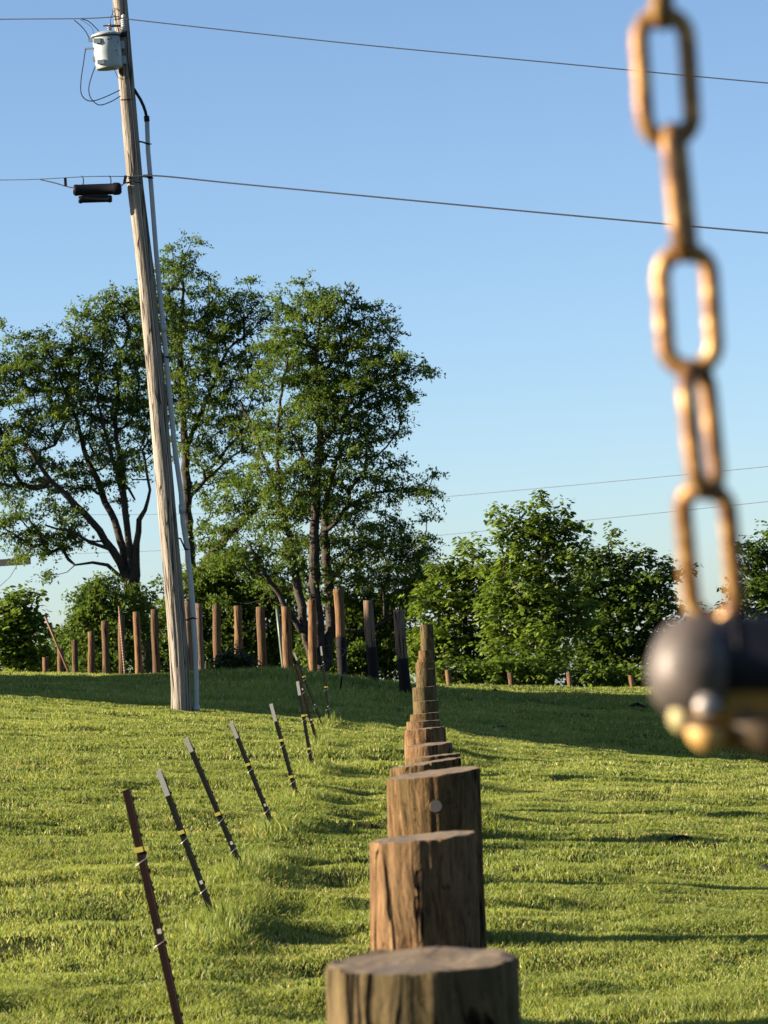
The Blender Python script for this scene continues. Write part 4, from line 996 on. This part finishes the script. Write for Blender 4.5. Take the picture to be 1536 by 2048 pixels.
# ------------------------------------------------------------------ small things on the lawn
def scrap(name, pl, lab, cat, w, mat):
    pts = [hit(x, y) for x, y in pl]; o = pts[0].copy()
    b = MB(); b.tube([p - o + Vector((0, 0, w * .6 + .012)) for p in pts], [w * (.5 if i in (0, len(pts) - 1) else 1) for i in range(len(pts))], 8)
    ob = b.build(name, mat); ob.location = o; tag(ob, lab, cat)
rub = plain('old_rubber', (.014, .013, .012), .7, 0, .3, 40, .3)
scrap('rubber_strip', [(1338, 1689), (1350, 1686), (1368, 1685), (1385, 1686)], 'dark curved rubber strip lying on the lawn right of the row', 'scrap', .018, rub)
scrap('bark_scrap', [(1102, 1563), (1107, 1562), (1113, 1566)], 'small dark scrap lying on the lawn just below the shade band', 'scrap', .02, rub)
scrap('broken_branch', [(982, 1388), (990, 1384), (999, 1388)], 'dark bent branch on the shaded lawn near the crest', 'branch', .035, rub)
scrap('fallen_stick', [(985, 1460), (1000, 1459), (1015, 1458)], 'dark stick lying in the shade band', 'stick', .03, rub)
scrap('dark_clod', [(1262, 1418), (1275, 1415), (1290, 1420)], 'dark clod of turf in the shade left of the hanging knob', 'clod', .05, rub)
scrap('dark_scrap', [(1522, 1745), (1530, 1746), (1540, 1748)], 'dark scrap on the lawn at the right edge', 'scrap', .02, rub)
p = P(487, 1338, 57); p.z = hz(p.x, p.y) + .05
b = MB(); b.sphere((0, 0, 0), .08, (1.1, .8, .6), 3)
for v in b.bm.verts: v.co *= 1 + .25 * noise.noise(v.co * 14)
ob = b.build('stone', M['stone']); ob.location = p; tag(ob, 'pale white stone by the dark shrub on the mound', 'stone')

# ------------------------------------------------------------------ hanging chain and clamp, close to the lens
DC = 1.25
def chain_mat():
    mt, n, b = new_mat('yellow_zinc')
    v = mapped(n, (1, 1, 1)); t = tex(n, v, 130, 5, .7); t2 = tex(n, v, 300, 3)
    c = ramp(n, t, [(.36, (.06, .022, .010)), (.46, (.15, .068, .018)), (.56, (.29, .155, .042)), (.66, (.44, .31, .14))])
    n.links.new(c, b.inputs['Base Color']); b.inputs['Metallic'].default_value = .4; b.inputs['Roughness'].default_value = .52
    bump(n, b, t2, .25, .001); return mt
M['zinc'] = chain_mat()
S_ = DC / F
ctop = P(1318, -60, DC)
ch = empty('hanging_chain', ctop, 'blurred golden steel chain hanging close in the upper right', 'chain')
LINKS = [((1312, -225), (1326, 62), 78), ((1322, 10), (1341, 300), 8), ((1344, 243), (1374, 527), 74), ((1366, 483), (1385, 757), -8), ((1388, 717), (1418, 1003), 58), ((1405, 957), (1441, 1262), -28)]
for (a, c, tw) in LINKS:
    pa = P(*a, DC) - ctop; pc = P(*c, DC) - ctop
    
    if tw == -28: pc = pc + fw * .016
    mid = (pa + pc) / 2; ax = (pa - pc).normalized(); L = (pa - pc).length
    wr = 19.5 * S_; W = 136 * S_; hw = W / 2 - wr; hs = L / 2 - wr - hw
    n0 = Vector((0, -1, 0)); n0 = (n0 - ax * n0.dot(ax)).normalized(); n0 = Matrix.Rotation(math.radians(tw), 3, ax) @ n0
    sd = ax.cross(n0).normalized()
    pts = []
    for k in range(20):
        t = math.pi * k / 19; pts.append(mid + ax * (hs + hw * math.sin(t)) + sd * (hw * math.cos(t)))
    for k in range(1, 6): pts.append(mid + ax * (hs - 2 * hs * k / 6) - sd * hw)
    for k in range(20):
        t = math.pi + math.pi * k / 19; pts.append(mid + ax * (-hs + hw * math.sin(t)) + sd * (hw * math.cos(t)))
    for k in range(1, 6): pts.append(mid + ax * (-hs + 2 * hs * k / 6) + sd * hw)
    b = MB(); b.loop(pts, wr, 16, n0); b.build('link', M['zinc'], ch)

kc = P(1402, 1335, DC)
kn = empty('chain_binder', kc, 'blurred dark metal knob with amber bracket and bolts at the chain end', 'chain binder')
def dkm():
    mt, n, b = new_mat('dark_steel'); v = mapped(n, (1, 1, 1)); t = tex(n, v, 60, 6, .7)
    n.links.new(ramp(n, t, [(.35, (.03, .024, .019)), (.5, (.075, .061, .053)), (.65, (.11, .09, .078))]), b.inputs['Base Color']); b.inputs['Metallic'].default_value = .3
    n.links.new(ramp(n, t, [(.35, (.65, .65, .65)), (.65, (.46, .46, .46))]), b.inputs['Roughness']); bump(n, b, t, .3, .001)
    return mt
dark = dkm(); navy = plain('navy_enamel', (.003, .004, .008), .55, 0, .6, 40)
amber = plain('amber_plate', (.21, .105, .010), .6, .0, .5, 60)
brass = plain('worn_orange_zinc', (.46, .27, .08), .55, .1, .35, 90); olive = plain('olive_zinc', (.30, .25, .11), .6, .1, .3, 90)
q_ = lambda x, y, dz=0: P(x, y, DC + dz) - kc
b = MB(); b.tube([q_(1297, 1325), q_(1302, 1326), q_(1316, 1328), q_(1338, 1331), q_(1366, 1334), q_(1400, 1337), q_(1432, 1338), q_(1446, 1338)], [16 * S_, 42 * S_, 72 * S_, 93 * S_, 106 * S_, 110 * S_, 104 * S_, 96 * S_], 48)
b.build('knob', dark, kn)
b = MB(); b.tube([q_(1430, 1318, .002), q_(1446, 1318, .000), q_(1462, 1320, .000), q_(1560, 1325, .0), q_(1900, 1342, .0)], [60 * S_, 88 * S_, 90 * S_, 92 * S_, 94 * S_], 40); b.build('barrel', navy, kn)
b = MB(); b.tube([q_(1462, 1320, .0), q_(1470, 1320, .0)], 92.5 * S_, 40); b.build('collar', navy, kn)
b = MB(); b.tube([q_(1356, 1404, -.002), q_(1376, 1408, -.004), q_(1440, 1424, -.004), q_(1560, 1440, -.004), q_(1900, 1458, -.004)], [14 * S_, 42 * S_, 66 * S_, 76 * S_, 80 * S_], 32); b.build('bracket', amber, kn)
b = MB(); b.sphere(q_(1366, 1434, -.007), 29 * S_, (1, 1, 1.15), sub=3); b.build('rivet', olive, kn)
b = MB(); b.tube([q_(1416, 1412, -.012), q_(1414, 1411, -.019), q_(1414, 1411, -.020)], [27 * S_, 26 * S_, 18 * S_], 6); b.sphere(q_(1412, 1410, -.0195), 15 * S_, (1, .6, 1), sub=3); b.build('bolt_head', plain('bolt_steel', (.30, .27, .25), .5, .5), kn)
b = MB(); b.tube([q_(1416, 1440, -.012), q_(1415, 1446, -.012), q_(1415, 1452, -.012)], [40 * S_, 43 * S_, 43 * S_], 24); b.build('washer', navy, kn)
b = MB(); b.tube([q_(1414, 1452, -.011), q_(1414, 1458, -.011), q_(1414, 1472, -.011), q_(1415, 1488, -.011), q_(1415, 1498, -.011), q_(1415, 1504, -.011)], [38 * S_, 41 * S_, 40 * S_, 31 * S_, 18 * S_, 5 * S_], 28); b.build('bolt_end', brass, kn)
b = MB(); b.tube([q_(1462, 1440, -.010), q_(1476, 1442, -.012), q_(1520, 1462, -.012), q_(1620, 1474, -.012)], [14 * S_, 36 * S_, 46 * S_, 48 * S_], 24); b.build('lower_sleeve', plain('sleeve_brown', (.05, .028, .008), .7), kn)

print('objects', len(bpy.data.objects))
